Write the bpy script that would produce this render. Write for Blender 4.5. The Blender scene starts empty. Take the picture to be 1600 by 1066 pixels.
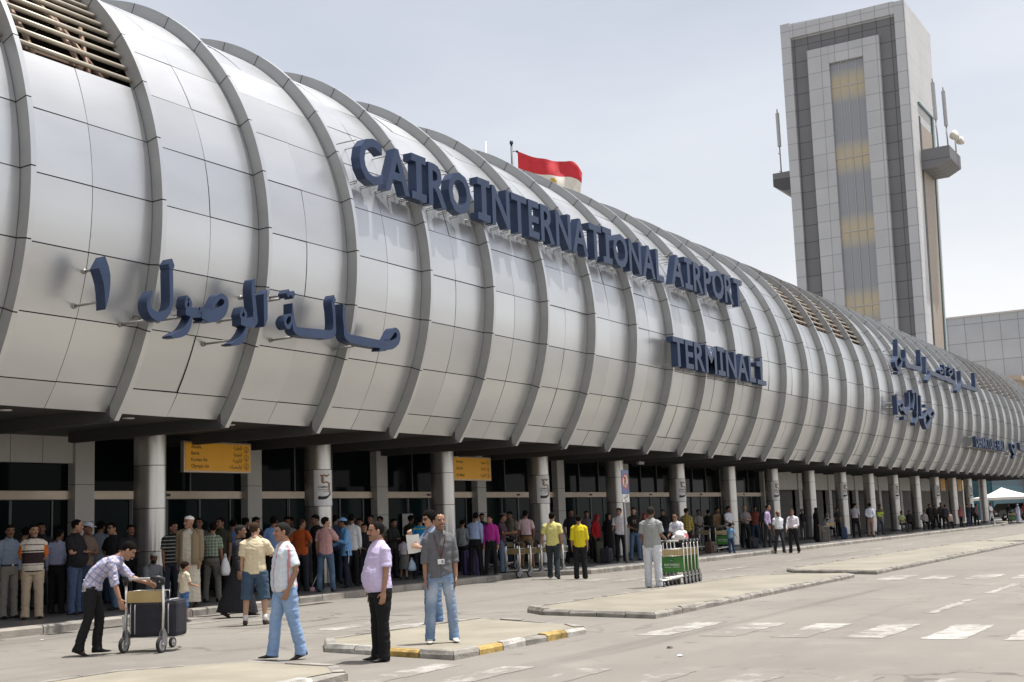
import bpy, bmesh, math, random
import numpy as np
from mathutils import Vector, Matrix, kdtree
random.seed(7); rng = np.random.default_rng(7)
S = bpy.context.scene
COL = S.collection
R_ = math.radians

# ------------------------------------------------------------------ camera, sky, sun, exposure
IW, IH, CXP, CYP = 1600, 1066, 800.0, 533.0          # survey frame the place was measured in
_vx = np.array([2000 - CXP, 772 - CYP]); _vz = np.array([275 - CXP, -13700.0])
FPX = math.sqrt(-(_vx @ _vz))
def _n(a): a = np.array(a, float); return a / np.linalg.norm(a)
_ex = _n([_vx[0], _vx[1], FPX]); _ez = _n([_vz[0], _vz[1], FPX]); _ey = np.cross(_ez, _ex)
RW = np.stack([_ex, _ey, _ez])                        # survey camera -> world (X along the terminal, Y into it, Z up)
CAM = np.array([0, 0, 1.62])
def ray(u, v): return RW @ np.array([u - CXP, v - CYP, FPX])
def G(u, v, z=0.0):
    d = ray(u, v); return CAM + d * ((z - CAM[2]) / d[2])
def PY(u, v, y):
    d = ray(u, v); return CAM + d * ((y - CAM[1]) / d[1])
def PX(u, v, x):
    d = ray(u, v); return CAM + d * ((x - CAM[0]) / d[0])
def proj(p):
    c = RW.T @ (np.array(p, float) - CAM); return CXP + FPX * c[0] / c[2], CYP + FPX * c[1] / c[2]

cam = bpy.data.cameras.new("camera"); co = bpy.data.objects.new("camera", cam); COL.objects.link(co)
cam.sensor_width = 36; cam.lens = FPX / IW * 36; cam.clip_start = 0.1; cam.clip_end = 6000
m = Matrix.Identity(4)
for i in range(3):
    m[i][0] = RW[i, 0]; m[i][1] = -RW[i, 1]; m[i][2] = -RW[i, 2]; m[i][3] = CAM[i]
co.matrix_world = m
S.camera = co
SUNV = Vector((0.20, -0.19, 1.0)).normalized()
sl = bpy.data.lights.new("sun", 'SUN'); so = bpy.data.objects.new("sun", sl); COL.objects.link(so)
sl.energy = 5.0; sl.angle = R_(0.6); sl.color = (1, .98, .95)
so.rotation_euler = SUNV.to_track_quat('Z', 'Y').to_euler(); so.location = (0, 0, 60)
W = bpy.data.worlds.new("World"); S.world = W; W.use_nodes = True
nt = W.node_tree; bg = nt.nodes['Background']
sky = nt.nodes.new('ShaderNodeTexSky'); sky.sky_type = 'NISHITA'; sky.sun_disc = False
sky.sun_elevation = math.asin(SUNV.z); sky.sun_rotation = math.atan2(SUNV.x, SUNV.y)
sky.air_density = 1.0; sky.dust_density = 4.0; sky.ozone_density = 1.0
tc = nt.nodes.new('ShaderNodeTexCoord'); mp = nt.nodes.new('ShaderNodeMapping'); mp.inputs['Scale'].default_value = (1, 1, 3.2)
nz = nt.nodes.new('ShaderNodeTexNoise'); nz.inputs['Scale'].default_value = 1.1; nz.inputs['Detail'].default_value = 6; nz.inputs['Roughness'].default_value = .55
rp = nt.nodes.new('ShaderNodeValToRGB'); rp.color_ramp.elements[0].position = .28; rp.color_ramp.elements[1].position = .78
mx = nt.nodes.new('ShaderNodeMixRGB'); mx.inputs['Color2'].default_value = (10.0, 9.95, 9.95, 1)      # thin high haze
ml = nt.nodes.new('ShaderNodeMath'); ml.operation = 'MULTIPLY_ADD'; ml.inputs[1].default_value = .34; ml.inputs[2].default_value = .20
nt.links.new(tc.outputs['Generated'], mp.inputs['Vector']); nt.links.new(mp.outputs[0], nz.inputs['Vector'])
nt.links.new(nz.outputs['Fac'], rp.inputs[0]); nt.links.new(rp.outputs[0], ml.inputs[0]); sx = nt.nodes.new('ShaderNodeSeparateXYZ'); nt.links.new(tc.outputs['Generated'], sx.inputs[0])
hz = nt.nodes.new('ShaderNodeMapRange'); hz.inputs['From Min'].default_value = .05; hz.inputs['From Max'].default_value = .48; hz.inputs['To Min'].default_value = .42; hz.inputs['To Max'].default_value = 0   # denser haze low in the sky
nt.links.new(sx.outputs['Z'], hz.inputs[0]); ad = nt.nodes.new('ShaderNodeMath'); ad.operation = 'ADD'; ad.use_clamp = True; nt.links.new(ml.outputs[0], ad.inputs[0]); nt.links.new(hz.outputs[0], ad.inputs[1])
nt.links.new(ad.outputs[0], mx.inputs['Fac'])
nt.links.new(sky.outputs[0], mx.inputs['Color1']); nt.links.new(mx.outputs[0], bg.inputs['Color'])
bg.inputs['Strength'].default_value = 0.105
S.view_settings.view_transform = 'Standard'; S.view_settings.look = 'None'; S.view_settings.gamma = 1
S.view_settings.exposure = 0.22; S.view_settings.use_curve_mapping = False
S.cycles.max_bounces = 6

# ------------------------------------------------------------------ materials
MATS = {}
def mat(name, col, rough=.6, metal=0.0, var=.08, scale=3.0, bump=0.0, bscale=30.0, spec=.5, rvar=0.0, coord='Object', stretch=None, detail=4.0):
    """Principled with noise-varied base colour, roughness and fine bump"""
    if name in MATS: return MATS[name]
    M = bpy.data.materials.new(name); M.use_nodes = True; t = M.node_tree; b = t.nodes['Principled BSDF']
    b.inputs['Roughness'].default_value = rough; b.inputs['Metallic'].default_value = metal
    b.inputs['Specular IOR Level'].default_value = spec
    c = t.nodes.new('ShaderNodeTexCoord'); mpn = t.nodes.new('ShaderNodeMapping')
    if stretch: mpn.inputs['Scale'].default_value = stretch
    t.links.new(c.outputs[coord], mpn.inputs['Vector'])
    n = t.nodes.new('ShaderNodeTexNoise'); n.inputs['Scale'].default_value = scale; n.inputs['Detail'].default_value = detail
    t.links.new(mpn.outputs[0], n.inputs['Vector'])
    r = t.nodes.new('ShaderNodeValToRGB'); r.color_ramp.elements[0].position = .3; r.color_ramp.elements[1].position = .7
    r.color_ramp.elements[0].color = tuple(max(0, x * (1 - var)) for x in col[:3]) + (1,)
    r.color_ramp.elements[1].color = tuple(min(1, x * (1 + var)) for x in col[:3]) + (1,)
    t.links.new(n.outputs['Fac'], r.inputs[0]); t.links.new(r.outputs[0], b.inputs['Base Color'])
    if rvar:
        mr = t.nodes.new('ShaderNodeMapRange'); mr.inputs['To Min'].default_value = max(0, rough - rvar); mr.inputs['To Max'].default_value = rough + rvar
        t.links.new(n.outputs['Fac'], mr.inputs[0]); t.links.new(mr.outputs[0], b.inputs['Roughness'])
    if bump:
        n2 = t.nodes.new('ShaderNodeTexNoise'); n2.inputs['Scale'].default_value = bscale; n2.inputs['Detail'].default_value = 3
        t.links.new(mpn.outputs[0], n2.inputs['Vector'])
        bp = t.nodes.new('ShaderNodeBump'); bp.inputs['Strength'].default_value = bump; bp.inputs['Distance'].default_value = .02
        t.links.new(n2.outputs['Fac'], bp.inputs['Height']); t.links.new(bp.outputs[0], b.inputs['Normal'])
    MATS[name] = M; return M
def attr_mat(name, rough=.8, bump=.15, bscale=60, sss=0.0, spec=.3):
    """colour comes from the mesh's own albedo attribute"""
    if name in MATS: return MATS[name]
    M = bpy.data.materials.new(name); M.use_nodes = True; t = M.node_tree; b = t.nodes['Principled BSDF']
    b.inputs['Roughness'].default_value = rough; b.inputs['Specular IOR Level'].default_value = spec
    a = t.nodes.new('ShaderNodeVertexColor'); a.layer_name = 'Col'
    c = t.nodes.new('ShaderNodeTexCoord'); n = t.nodes.new('ShaderNodeTexNoise'); n.inputs['Scale'].default_value = bscale * .3; n.inputs['Detail'].default_value = 5
    t.links.new(c.outputs['Object'], n.inputs['Vector'])
    mr = t.nodes.new('ShaderNodeMapRange'); mr.inputs['To Min'].default_value = .82; mr.inputs['To Max'].default_value = 1.15
    t.links.new(n.outputs['Fac'], mr.inputs[0])
    mm = t.nodes.new('ShaderNodeMixRGB'); mm.blend_type = 'MULTIPLY'; mm.inputs[0].default_value = 1
    t.links.new(a.outputs['Color'], mm.inputs[1]); t.links.new(mr.outputs[0], mm.inputs[2]); t.links.new(mm.outputs[0], b.inputs['Base Color'])
    n2 = t.nodes.new('ShaderNodeTexNoise'); n2.inputs['Scale'].default_value = bscale; t.links.new(c.outputs['Object'], n2.inputs['Vector'])
    bp = t.nodes.new('ShaderNodeBump'); bp.inputs['Strength'].default_value = bump; bp.inputs['Distance'].default_value = .01
    t.links.new(n2.outputs['Fac'], bp.inputs['Height']); t.links.new(bp.outputs[0], b.inputs['Normal'])
    if sss: b.inputs['Subsurface Weight'].default_value = sss; b.inputs['Subsurface Radius'].default_value = (.01, .004, .002)
    MATS[name] = M; return M

# ------------------------------------------------------------------ mesh helpers
class MB:
    def __init__(s): s.v = []; s.f = []; s.mi = []; s.sm = []
    def add(s, vs, fs, mi=0, smooth=False):
        o = len(s.v); s.v += [tuple(map(float, p)) for p in vs]
        for f in fs: s.f.append(tuple(i + o for i in f)); s.mi.append(mi); s.sm.append(smooth)
    def box(s, a, b, mi=0):
        x0, y0, z0 = a; x1, y1, z1 = b
        v = [(x0,y0,z0),(x1,y0,z0),(x1,y1,z0),(x0,y1,z0),(x0,y0,z1),(x1,y0,z1),(x1,y1,z1),(x0,y1,z1)]
        s.add(v, [(0,3,2,1),(4,5,6,7),(0,1,5,4),(1,2,6,5),(2,3,7,6),(3,0,4,7)], mi)
    def rbox(s, c, half, rz=0, mi=0, bev=0.0, M=None):
        """bevelled box: centre, half sizes, turn"""
        hx, hy, hz = half; b = min(bev, hx*.9, hy*.9, hz*.9) if bev else 0
        if b:
            bm = bmesh.new(); bmesh.ops.create_cube(bm, size=2)
            for q in bm.verts: q.co = Vector((q.co.x*hx, q.co.y*hy, q.co.z*hz))
            bmesh.ops.bevel(bm, geom=list(bm.edges), offset=b, segments=2, affect='EDGES', profile=.6)
            bm.verts.index_update(); vs = [q.co.copy() for q in bm.verts]; fs = [[q.index for q in f.verts] for f in bm.faces]; bm.free()
        else:
            vs = [Vector((x*hx, y*hy, z*hz)) for z in (-1,1) for x, y in ((-1,-1),(1,-1),(1,1),(-1,1))]
            fs = [(0,3,2,1),(4,5,6,7),(0,1,5,4),(1,2,6,5),(2,3,7,6),(3,0,4,7)]
        T = M if M is not None else Matrix.Translation(c) @ Matrix.Rotation(rz, 4, 'Z')
        if M is not None: T = M @ Matrix.Translation(c)
        s.add([T @ q for q in vs], fs, mi, False)
    def tube(s, pts, rads, n=10, mi=0, ref=None, cap=True, smooth=True):
        """closed tube through pts; a radius is r or (ra along ref, rb across)"""
        P = [np.array(p, float) for p in pts]; k = len(P)
        if not isinstance(rads, list): rads = [rads] * k
        T = []
        for i in range(k):
            d = P[min(i+1, k-1)] - P[max(i-1, 0)]; L = np.linalg.norm(d); T.append(d / L if L > 1e-9 else np.array([0, 0, 1.]))
        r0 = np.array(ref if ref is not None else ((1, 0, 0) if abs(T[0][0]) < .9 else (0, 1, 0)), float)
        vs = []; u = r0
        for i in range(k):
            u = u - T[i] * (u @ T[i]); u = u / (np.linalg.norm(u) + 1e-12); w = np.cross(T[i], u)
            ra, rb = rads[i] if isinstance(rads[i], (list, tuple)) else (rads[i], rads[i])
            for j in range(n):
                a = 2 * math.pi * j / n; vs.append(P[i] + u * math.cos(a) * ra + w * math.sin(a) * rb)
        fs = [(i*n+j, i*n+(j+1) % n, (i+1)*n+(j+1) % n, (i+1)*n+j) for i in range(k-1) for j in range(n)]
        if cap: fs += [tuple(range(n-1, -1, -1)), tuple((k-1)*n + j for j in range(n))]
        s.add(vs, fs, mi, smooth)
    def ell(s, c, h, n=12, m_=8, mi=0, M=None):
        vs = []; c = Vector(c)
        for i in range(m_ + 1):
            t = math.pi * i / m_
            for j in range(n):
                a = 2*math.pi*j/n; q = Vector((h[0]*math.sin(t)*math.cos(a), h[1]*math.sin(t)*math.sin(a), h[2]*math.cos(t)))
                if M is not None: q = M @ q
                vs.append(c + q)
        fs = [(i*n+j, (i+1)*n+j, (i+1)*n+(j+1) % n, i*n+(j+1) % n) for i in range(m_) for j in range(n)]
        s.add(vs, fs, mi, True)
    def poly(s, pts, mi=0): s.add(pts, [tuple(range(len(pts)))], mi)
    def prism(s, pts, d, mi=0):
        """closed prism: polygon pts pushed along d"""
        n = len(pts); d = np.array(d, float); a = [np.array(p, float) for p in pts]; b = [p + d for p in a]
        s.add(a + b, [tuple(range(n-1, -1, -1)), tuple(range(n, 2*n))] + [(i, (i+1) % n, n+(i+1) % n, n+i) for i in range(n)], mi)
    def mesh(s, name, mats):
        me = bpy.data.meshes.new(name); me.from_pydata(s.v, [], s.f)
        for M in mats: me.materials.append(M)
        if s.f:
            me.polygons.foreach_set('material_index', s.mi); me.polygons.foreach_set('use_smooth', s.sm)
        me.update(); return me
    def build(s, name, mats, parent=None, loc=None, rz=None):
        if not isinstance(mats, (list, tuple)): mats = [mats]
        o = bpy.data.objects.new(name, s.mesh(name, mats)); COL.objects.link(o)
        if parent is not None: o.parent = parent
        if loc is not None: o.location = loc
        if rz is not None: o.rotation_euler = (0, 0, rz)
        return o
def tag(o, label=None, cat=None, group=None, kind=None):
    if label: o['label'] = label
    if cat: o['category'] = cat
    if group: o['group'] = group
    if kind: o['kind'] = kind
    return o
def empty(name, loc, rz=0, label=None, cat=None, group=None):
    o = bpy.data.objects.new(name, None); COL.objects.link(o); o.location = loc; o.rotation_euler = (0, 0, rz); o.empty_display_size = .2
    return tag(o, label, cat, group)
def copy_tree(o, parent=None):
    c = o.copy(); COL.objects.link(c)
    if parent is not None: c.parent = parent
    for ch in list(o.children): copy_tree(ch, c)
    return c
TXT = {}
def text_mesh(body, depth=0.0, bold=0.0, res=3):
    """a line of lettering as mesh data in its own XY plane, cap height about 0.73"""
    key = (body, depth, bold)
    if key in TXT: return TXT[key]
    cu = bpy.data.curves.new('lettering', 'FONT'); cu.body = body; cu.extrude = depth / 2; cu.offset = bold; cu.resolution_u = res
    o = bpy.data.objects.new('lettering', cu); COL.objects.link(o)
    dg = bpy.context.evaluated_depsgraph_get(); me = bpy.data.meshes.new_from_object(o.evaluated_get(dg))
    v = np.array([q.co[:] for q in me.vertices]) if len(me.vertices) else np.zeros((0, 3)); f = [tuple(p.vertices) for p in me.polygons]
    bpy.data.objects.remove(o); bpy.data.curves.remove(cu); bpy.data.meshes.remove(me)
    TXT[key] = (v, f); return v, f
def put_text(mb, body, org, ux, uz, h, bold=0.0, mi=0, width=None, right=False, depth=0.0, fn=None):
    """lettering on a surface: org = lower left, ux / uz = directions, h = cap height"""
    v, f = text_mesh(body, depth, bold)
    if not len(v): return 0
    org, ux, uz = (np.array(a, float) for a in (org, ux, uz)); k = h / .73
    x = (v[:, 0] - v[:, 0].min()) * k; wd = x.max()
    if width: x = x * width / wd; wd = width
    if right: x = x - wd
    P = org + np.outer(x, ux) + np.outer(v[:, 1] * k, uz) + np.outer(v[:, 2], np.cross(ux, uz))
    if fn: P = np.array([fn(p) for p in P])
    mb.add(P, f, mi); return wd
def cr(pts, per=6):
    """Catmull-Rom through rows of numbers"""
    P = np.array(pts, float)
    if len(P) < 3: return P
    Q = np.vstack([2*P[0]-P[1], P, 2*P[-1]-P[-2]]); out = []
    for i in range(len(P) - 1):
        a, b, c, d = Q[i:i+4]
        for t in np.linspace(0, 1, per, endpoint=False):
            out.append(.5*((2*b)+(c-a)*t+(2*a-5*b+4*c-d)*t*t+(-a+3*b-3*c+d)*t**3))
    out.append(P[-1]); return np.array(out)
def ribbon(pts, per=6, closed=False):
    """outline of a brush stroke: rows (x, z, width)"""
    C = cr(list(pts) + ([pts[0]] if closed else []), per); p = C[:, :2]; d = np.gradient(p, axis=0)
    if closed: d[0] = d[-1] = (p[1] - p[-2])
    d /= np.linalg.norm(d, axis=1)[:, None] + 1e-9; nrm = np.stack([-d[:, 1], d[:, 0]], 1) * C[:, 2:3] / 2
    return p + nrm, p - nrm
def stroke3(mb, pts, y, depth, mi=0, per=6, closed=False):
    """brush stroke standing in the XZ plane at y, given real thickness"""
    a, b = ribbon(pts, per, closed); n = len(a)
    vs = [(q[0], yy, q[1]) for yy in (y, y + depth) for e in (a, b) for q in e]
    fs = []
    for i in range(n - 1):
        fs += [(i, i+1, n+i+1, n+i), (2*n+i, 3*n+i, 3*n+i+1, 2*n+i+1), (i, 2*n+i, 2*n+i+1, i+1), (n+i, n+i+1, 3*n+i+1, 3*n+i)]
    if not closed: fs += [(0, n, 3*n, 2*n), (n-1, 3*n-1, 4*n-1, 2*n-1)]
    mb.add(vs, fs, mi)

# ------------------------------------------------------------------ palette
def asphalt():
    M = mat('asphalt', (.205, .187, .160), .88, var=.10, scale=.35, bump=.25, bscale=120, detail=8)
    t = M.node_tree; b = t.nodes['Principled BSDF']; src = b.inputs['Base Color'].links[0].from_socket
    c = t.nodes.new('ShaderNodeTexCoord')
    def layer(prev, scale, lo, hi, col, fac, stretch=(1, 1, 1)):
        mp_ = t.nodes.new('ShaderNodeMapping'); mp_.inputs['Scale'].default_value = stretch
        n = t.nodes.new('ShaderNodeTexNoise'); n.inputs['Scale'].default_value = scale; n.inputs['Detail'].default_value = 7; n.inputs['Roughness'].default_value = .62
        r = t.nodes.new('ShaderNodeValToRGB'); r.color_ramp.elements[0].position = lo; r.color_ramp.elements[1].position = hi
        m_ = t.nodes.new('ShaderNodeMath'); m_.operation = 'MULTIPLY'; m_.inputs[1].default_value = fac
        x = t.nodes.new('ShaderNodeMixRGB'); x.inputs['Color2'].default_value = col
        t.links.new(c.outputs['Object'], mp_.inputs[0]); t.links.new(mp_.outputs[0], n.inputs['Vector']); t.links.new(n.outputs['Fac'], r.inputs[0])
        t.links.new(r.outputs[0], m_.inputs[0]); t.links.new(m_.outputs[0], x.inputs['Fac']); t.links.new(prev, x.inputs['Color1']); return x.outputs[0]
    s = layer(src, .22, .5, .72, (.10, .092, .082, 1), .55, (.16, 1, 1))     # tyre-darkened lanes along the road
    s = layer(s, .9, .52, .7, (.27, .248, .215, 1), .5)                        # dusty pale patches
    s = layer(s, 1.5, .60, .72, (.06, .055, .05, 1), .55)                      # oil stains
    s = layer(s, .55, .56, .66, (.085, .078, .07, 1), .5, (.08, 1.4, 1))      # long tyre streaks
    s = layer(s, 85, .5, .75, (.34, .312, .27, 1), .35)                        # grit
    vo = t.nodes.new('ShaderNodeTexVoronoi'); vo.feature = 'DISTANCE_TO_EDGE'; vo.inputs['Scale'].default_value = .17; vo.inputs['Randomness'].default_value = 1
    nw = t.nodes.new('ShaderNodeTexNoise'); nw.inputs['Scale'].default_value = .9; nw.inputs['Detail'].default_value = 6; vm = t.nodes.new('ShaderNodeVectorMath'); vm.operation = 'MULTIPLY_ADD'; vm.inputs[1].default_value = (2.2, 2.2, 0)
    t.links.new(c.outputs['Object'], nw.inputs['Vector']); t.links.new(nw.outputs['Color'], vm.inputs[0]); t.links.new(c.outputs['Object'], vm.inputs[2]); t.links.new(vm.outputs[0], vo.inputs['Vector'])
    cr_ = t.nodes.new('ShaderNodeMapRange'); cr_.inputs['From Min'].default_value = .0025; cr_.inputs['From Max'].default_value = .009; cr_.inputs['To Min'].default_value = .55; cr_.inputs['To Max'].default_value = 0
    t.links.new(vo.outputs['Distance'], cr_.inputs[0]); n5 = t.nodes.new('ShaderNodeTexNoise'); n5.inputs['Scale'].default_value = .12; t.links.new(c.outputs['Object'], n5.inputs['Vector'])
    r5 = t.nodes.new('ShaderNodeValToRGB'); r5.color_ramp.elements[0].position = .45; r5.color_ramp.elements[1].position = .6; t.links.new(n5.outputs['Fac'], r5.inputs[0])
    m5 = t.nodes.new('ShaderNodeMath'); m5.operation = 'MULTIPLY'; t.links.new(cr_.outputs[0], m5.inputs[0]); t.links.new(r5.outputs[0], m5.inputs[1])
    x5 = t.nodes.new('ShaderNodeMixRGB'); x5.inputs['Color2'].default_value = (.05, .046, .042, 1); t.links.new(m5.outputs[0], x5.inputs['Fac']); t.links.new(s, x5.inputs['Color1']); s = x5.outputs[0]
    t.links.new(s, b.inputs['Base Color'])
    return M
ASPH = asphalt()
M_alu = [mat('aluminium_panel_%s' % k, (c*.985, c*1.0, c*1.01), r, .76, var=.05, scale=1.1, rvar=.05, stretch=(.4, 1, 1), bump=.02, bscale=1.2)
         for k, c, r in (('pale', .62, .35), ('mid', .595, .32), ('dull', .57, .38), ('clear', .64, .30))]
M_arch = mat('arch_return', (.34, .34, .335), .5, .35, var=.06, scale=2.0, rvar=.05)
M_joint = mat('joint_gap', (.022, .020, .020), .9, var=.1)
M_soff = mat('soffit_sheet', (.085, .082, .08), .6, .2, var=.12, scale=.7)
M_glass = mat('dark_glazing', (.006, .008, .009), .05, 0, var=.35, scale=.6, spec=.22)
M_dglass = mat('door_glazing', (.006, .014, .015), .07, 0, var=.35, scale=.8, spec=.22)
for _m in (M_glass, M_dglass): _m.node_tree.nodes['Principled BSDF'].inputs['IOR'].default_value = 1.18
M_clad = mat('stone_cladding', (.56, .54, .51), .55, .15, var=.05, scale=1.5)
M_trans = mat('bronze_transom', (.46, .38, .30), .38, .55, var=.08, scale=2)
M_col = mat('column_aluminium', (.60, .585, .56), .30, .72, var=.05, scale=1.4, rvar=.05)
M_blue = mat('letter_blue', (.034, .055, .112), .40, .38, var=.14, scale=2.2, bump=.03, bscale=3, rvar=.08)
M_pin = mat('pin_steel', (.30, .29, .28), .5, .5, var=.1)
M_steel = mat('steel', (.55, .55, .54), .3, .9, var=.06)
M_dsteel = mat('dark_steel', (.10, .10, .105), .45, .6, var=.1)
M_black = mat('black_plastic', (.018, .018, .020), .45, 0, var=.2)
M_rub = mat('rubber', (.022, .022, .024), .85, 0, var=.25, scale=12)
M_kerb = mat('kerb_stone', (.31, .28, .24), .85, var=.22, scale=2.6, bump=.4, bscale=26, detail=8)
M_kgrey = mat('kerb_bare', (.255, .235, .205), .9, var=.35, scale=4.0, bump=.5, bscale=26, detail=8)
M_kyel = mat('kerb_yellow', (.38, .26, .08), .85, var=.5, scale=7.0, bump=.45, bscale=30, detail=8)
M_kwhite = mat('kerb_white', (.40, .38, .34), .85, var=.4, scale=6.0, bump=.45, bscale=30, detail=8)
M_isl = mat('island_concrete', (.27, .242, .185), .8, var=.16, scale=1.3, bump=.25, bscale=40, detail=8)
M_islw = mat('island_polished', (.31, .278, .215), .42, var=.14, scale=.8, bump=.1, bscale=30, detail=8, rvar=.14)
M_side = mat('pavement_tile', (.15, .145, .14), .42, var=.16, scale=1.2, bump=.1, bscale=20)
M_white = mat('white_paint', (.74, .73, .70), .6, var=.06)
M_yelsign = mat('sign_yellow', (.90, .43, .015), .45, var=.05, scale=2)
M_ink = mat('sign_black', (.015, .014, .013), .6, var=.1)
M_louv = mat('louvre_tube', (.46, .41, .33), .5, .35, var=.08, scale=4)
M_brace = mat('brace_steel', (.24, .16, .11), .6, .3, var=.15)

# ------------------------------------------------------------------ ground
def sheet(name, pts, z, m, kind='structure', cuts=0):
    mb = MB(); mb.poly([(p[0], p[1], z) for p in pts]); return tag(mb.build(name, m), kind=kind)
sheet('road', [(-2500, -2500), (3500, -2500), (3500, 2500), (-2500, 2500)], 0, ASPH)
def paint_mat(lo=.74, hi=1.08):
    M = bpy.data.materials.new('worn_road_paint'); M.use_nodes = True; t = M.node_tree; b = t.nodes['Principled BSDF']; b.inputs['Roughness'].default_value = .8
    c = t.nodes.new('ShaderNodeTexCoord')
    n = t.nodes.new('ShaderNodeTexNoise'); n.inputs['Scale'].default_value = 3.2; n.inputs['Detail'].default_value = 9; n.inputs['Roughness'].default_value = .7
    n2 = t.nodes.new('ShaderNodeTexNoise'); n2.inputs['Scale'].default_value = .42; n2.inputs['Detail'].default_value = 3
    t.links.new(c.outputs['Object'], n.inputs['Vector']); t.links.new(c.outputs['Object'], n2.inputs['Vector'])
    a = t.nodes.new('ShaderNodeMath'); a.operation = 'MULTIPLY_ADD'; a.inputs[1].default_value = .8; t.links.new(n2.outputs['Fac'], a.inputs[0]); t.links.new(n.outputs['Fac'], a.inputs[2])
    r = t.nodes.new('ShaderNodeValToRGB'); r.color_ramp.elements[0].position = lo; r.color_ramp.elements[1].position = hi
    r.color_ramp.elements[0].color = (.55, .53, .49, 1); r.color_ramp.elements[1].color = (.205, .187, .160, 1)
    t.links.new(a.outputs[0], r.inputs[0]); t.links.new(r.outputs[0], b.inputs['Base Color']); return M
M_paint = paint_mat(.62, .97); M_paintw = paint_mat(.56, .90)
def patchy(name, quads, seed, pm=None):
    """worn painted bars with ragged ends, as one marking sheet"""
    rr = np.random.default_rng(seed); mb = MB()
    for (x0, x1, y0, y1) in quads:
        n = 14; a = [(x0 + (x1-x0)*i/n, y0 + rr.normal(0, .018)) for i in range(n+1)]; b = [(x0 + (x1-x0)*i/n, y1 + rr.normal(0, .018)) for i in range(n+1)]
        a[0] = (a[0][0] + rr.normal(0, .05), a[0][1]); b[-1] = (b[-1][0] + rr.normal(0, .05), b[-1][1])
        for i in range(n): mb.poly([(*a[i], .004), (*a[i+1], .004), (*b[i+1], .004), (*b[i], .004)])
    return tag(mb.build(name, pm or M_paint), kind='structure')
patchy('crosswalk_marking', [(16.42, 18.5, y, y + .52) for y in np.arange(-9.3, 6.0, .985)], 1)
patchy('crosswalk_marking', [(16.42, 18.5, 6.46, 6.98), (16.42, 18.5, 7.45, 7.95)] + [(16.6, 18.7, y, y + .5) for y in np.arange(12.4, 18.7, 1.0)], 6, M_paintw)
patchy('crosswalk_marking', [(29.9, 31.85, y, y + .6) for y in np.arange(-8.3, 8.6, 1.0)], 2)
patchy('crosswalk_marking', [(30.5, 32.3, y, y + .5) for y in np.arange(12.0, 17.8, 1.0)], 7, M_paintw)
patchy('crosswalk_marking', [(10.7 + (k % 3) * .1, 12.72, y, y + .42) for k, y in enumerate(np.arange(-6.3, 8.6, .98))], 3, M_paintw)
patchy('lane_marking', [(20.4 + 4.65*k, 23.4 + 4.65*k, 4.74, 4.90) for k in range(0, 22)] + [(-6 + 4.65*k, -3 + 4.65*k, 4.74, 4.90) for k in range(0, 4)]
       + [(25.5 + 5.2*k, 28.3 + 5.2*k, 14.5, 14.66) for k in range(0, 18)], 4)

def island(name, P, z=.10, paint=None, top=None, rnd=.06):
    """kerbed traffic island: P = corner points going round, kerb stones of about .5 m, worn top"""
    mb = MB(); n = len(P); P = [np.array(p, float) for p in P]; c = sum(P) / n; rr = np.random.default_rng(int(abs(P[0][0]) * 10))
    inn = []
    for i, p in enumerate(P):
        a, b = P[i-1], P[(i+1) % n]; d1 = _n(p - a); d2 = _n(b - p); n1 = np.array([-d1[1], d1[0]]); n2 = np.array([-d2[1], d2[0]])
        bis = _n(n1 + n2); k = .16 / max(.4, bis @ n1); q = p + bis * k
        inn.append(q if np.linalg.norm(q - c) < np.linalg.norm(p - c) else p - bis * k)
    mb.poly([(q[0], q[1], z - .008) for q in inn], 0)
    for i in range(n):
        a, b, ia, ib = P[i], P[(i+1) % n], inn[i], inn[(i+1) % n]; L = np.linalg.norm(b - a); k = max(1, int(L / .55))
        for j in range(k):
            t0, t1 = (j + .012) / k, (j + 1 - .012) / k
            w = rr.normal(0, .008, 4); dz = rr.normal(0, .007)
            o0, o1 = a + (b-a)*t0, a + (b-a)*t1; q0, q1 = ia + (ib-ia)*t0, ia + (ib-ia)*t1
            nn = _n(o0 - q0); e0, e1 = o0 - nn*.035 , o1 - nn*.035
            vs = [(*o0, -.01), (*o1, -.01), (*o1, z*.62 + w[0]), (*o0, z*.62 + w[1]), (*e1, z + dz + w[2]*.3), (*e0, z + dz + w[3]*.3), (*q1, z + dz), (*q0, z + dz), (*q1, z - .06), (*q0, z - .06)]
            mi = 1
            if paint and paint[i]: mi = paint[i](j, k)
            mb.add(vs, [(0,1,2,3), (3,2,4,5), (5,4,6,7), (7,6,8,9), (0,3,5,7,9), (1,8,6,4,2)], mi)
    return tag(mb.build(name, [top or M_isl, M_kgrey, M_kyel, M_kwhite, M_kerb]), kind='structure')
alt = lambda j, k: (3 if (j // 2) % 2 == 0 else 2) if j < k - 1 else 1
alt2 = lambda j, k: (2 if j % 3 == 1 else 3 if j % 3 == 2 else 1)
island('traffic_island', [(13.62, 11.25), (13.10, 8.80), (16.55, 8.80), (17.1, 9.3), (18.1, 11.6), (14.4, 11.9)], paint=[alt, alt2, alt2, None, None, None])
island('traffic_island', [(19.72, 11.35), (19.10, 8.88), (31.0, 9.05), (31.7, 9.45), (31.2, 11.9), (20.3, 12.0)], top=M_islw)
island('traffic_island', [(33.85, 11.6), (32.35, 8.88), (55.6, 9.1), (56.2, 9.5), (59.2, 11.9), (34.6, 12.0)], top=M_islw)
island('traffic_island', [(58.0, 11.7), (57.3, 9.2), (92, 9.4), (92.4, 11.9)], top=M_islw)
island('traffic_island', [(2.0, 11.9), (2.0, 8.85), (11.12, 8.86), (11.66, 9.4), (11.85, 10.95), (10.6, 11.9)], paint=[None, alt2, alt2, None, None, None])

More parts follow.
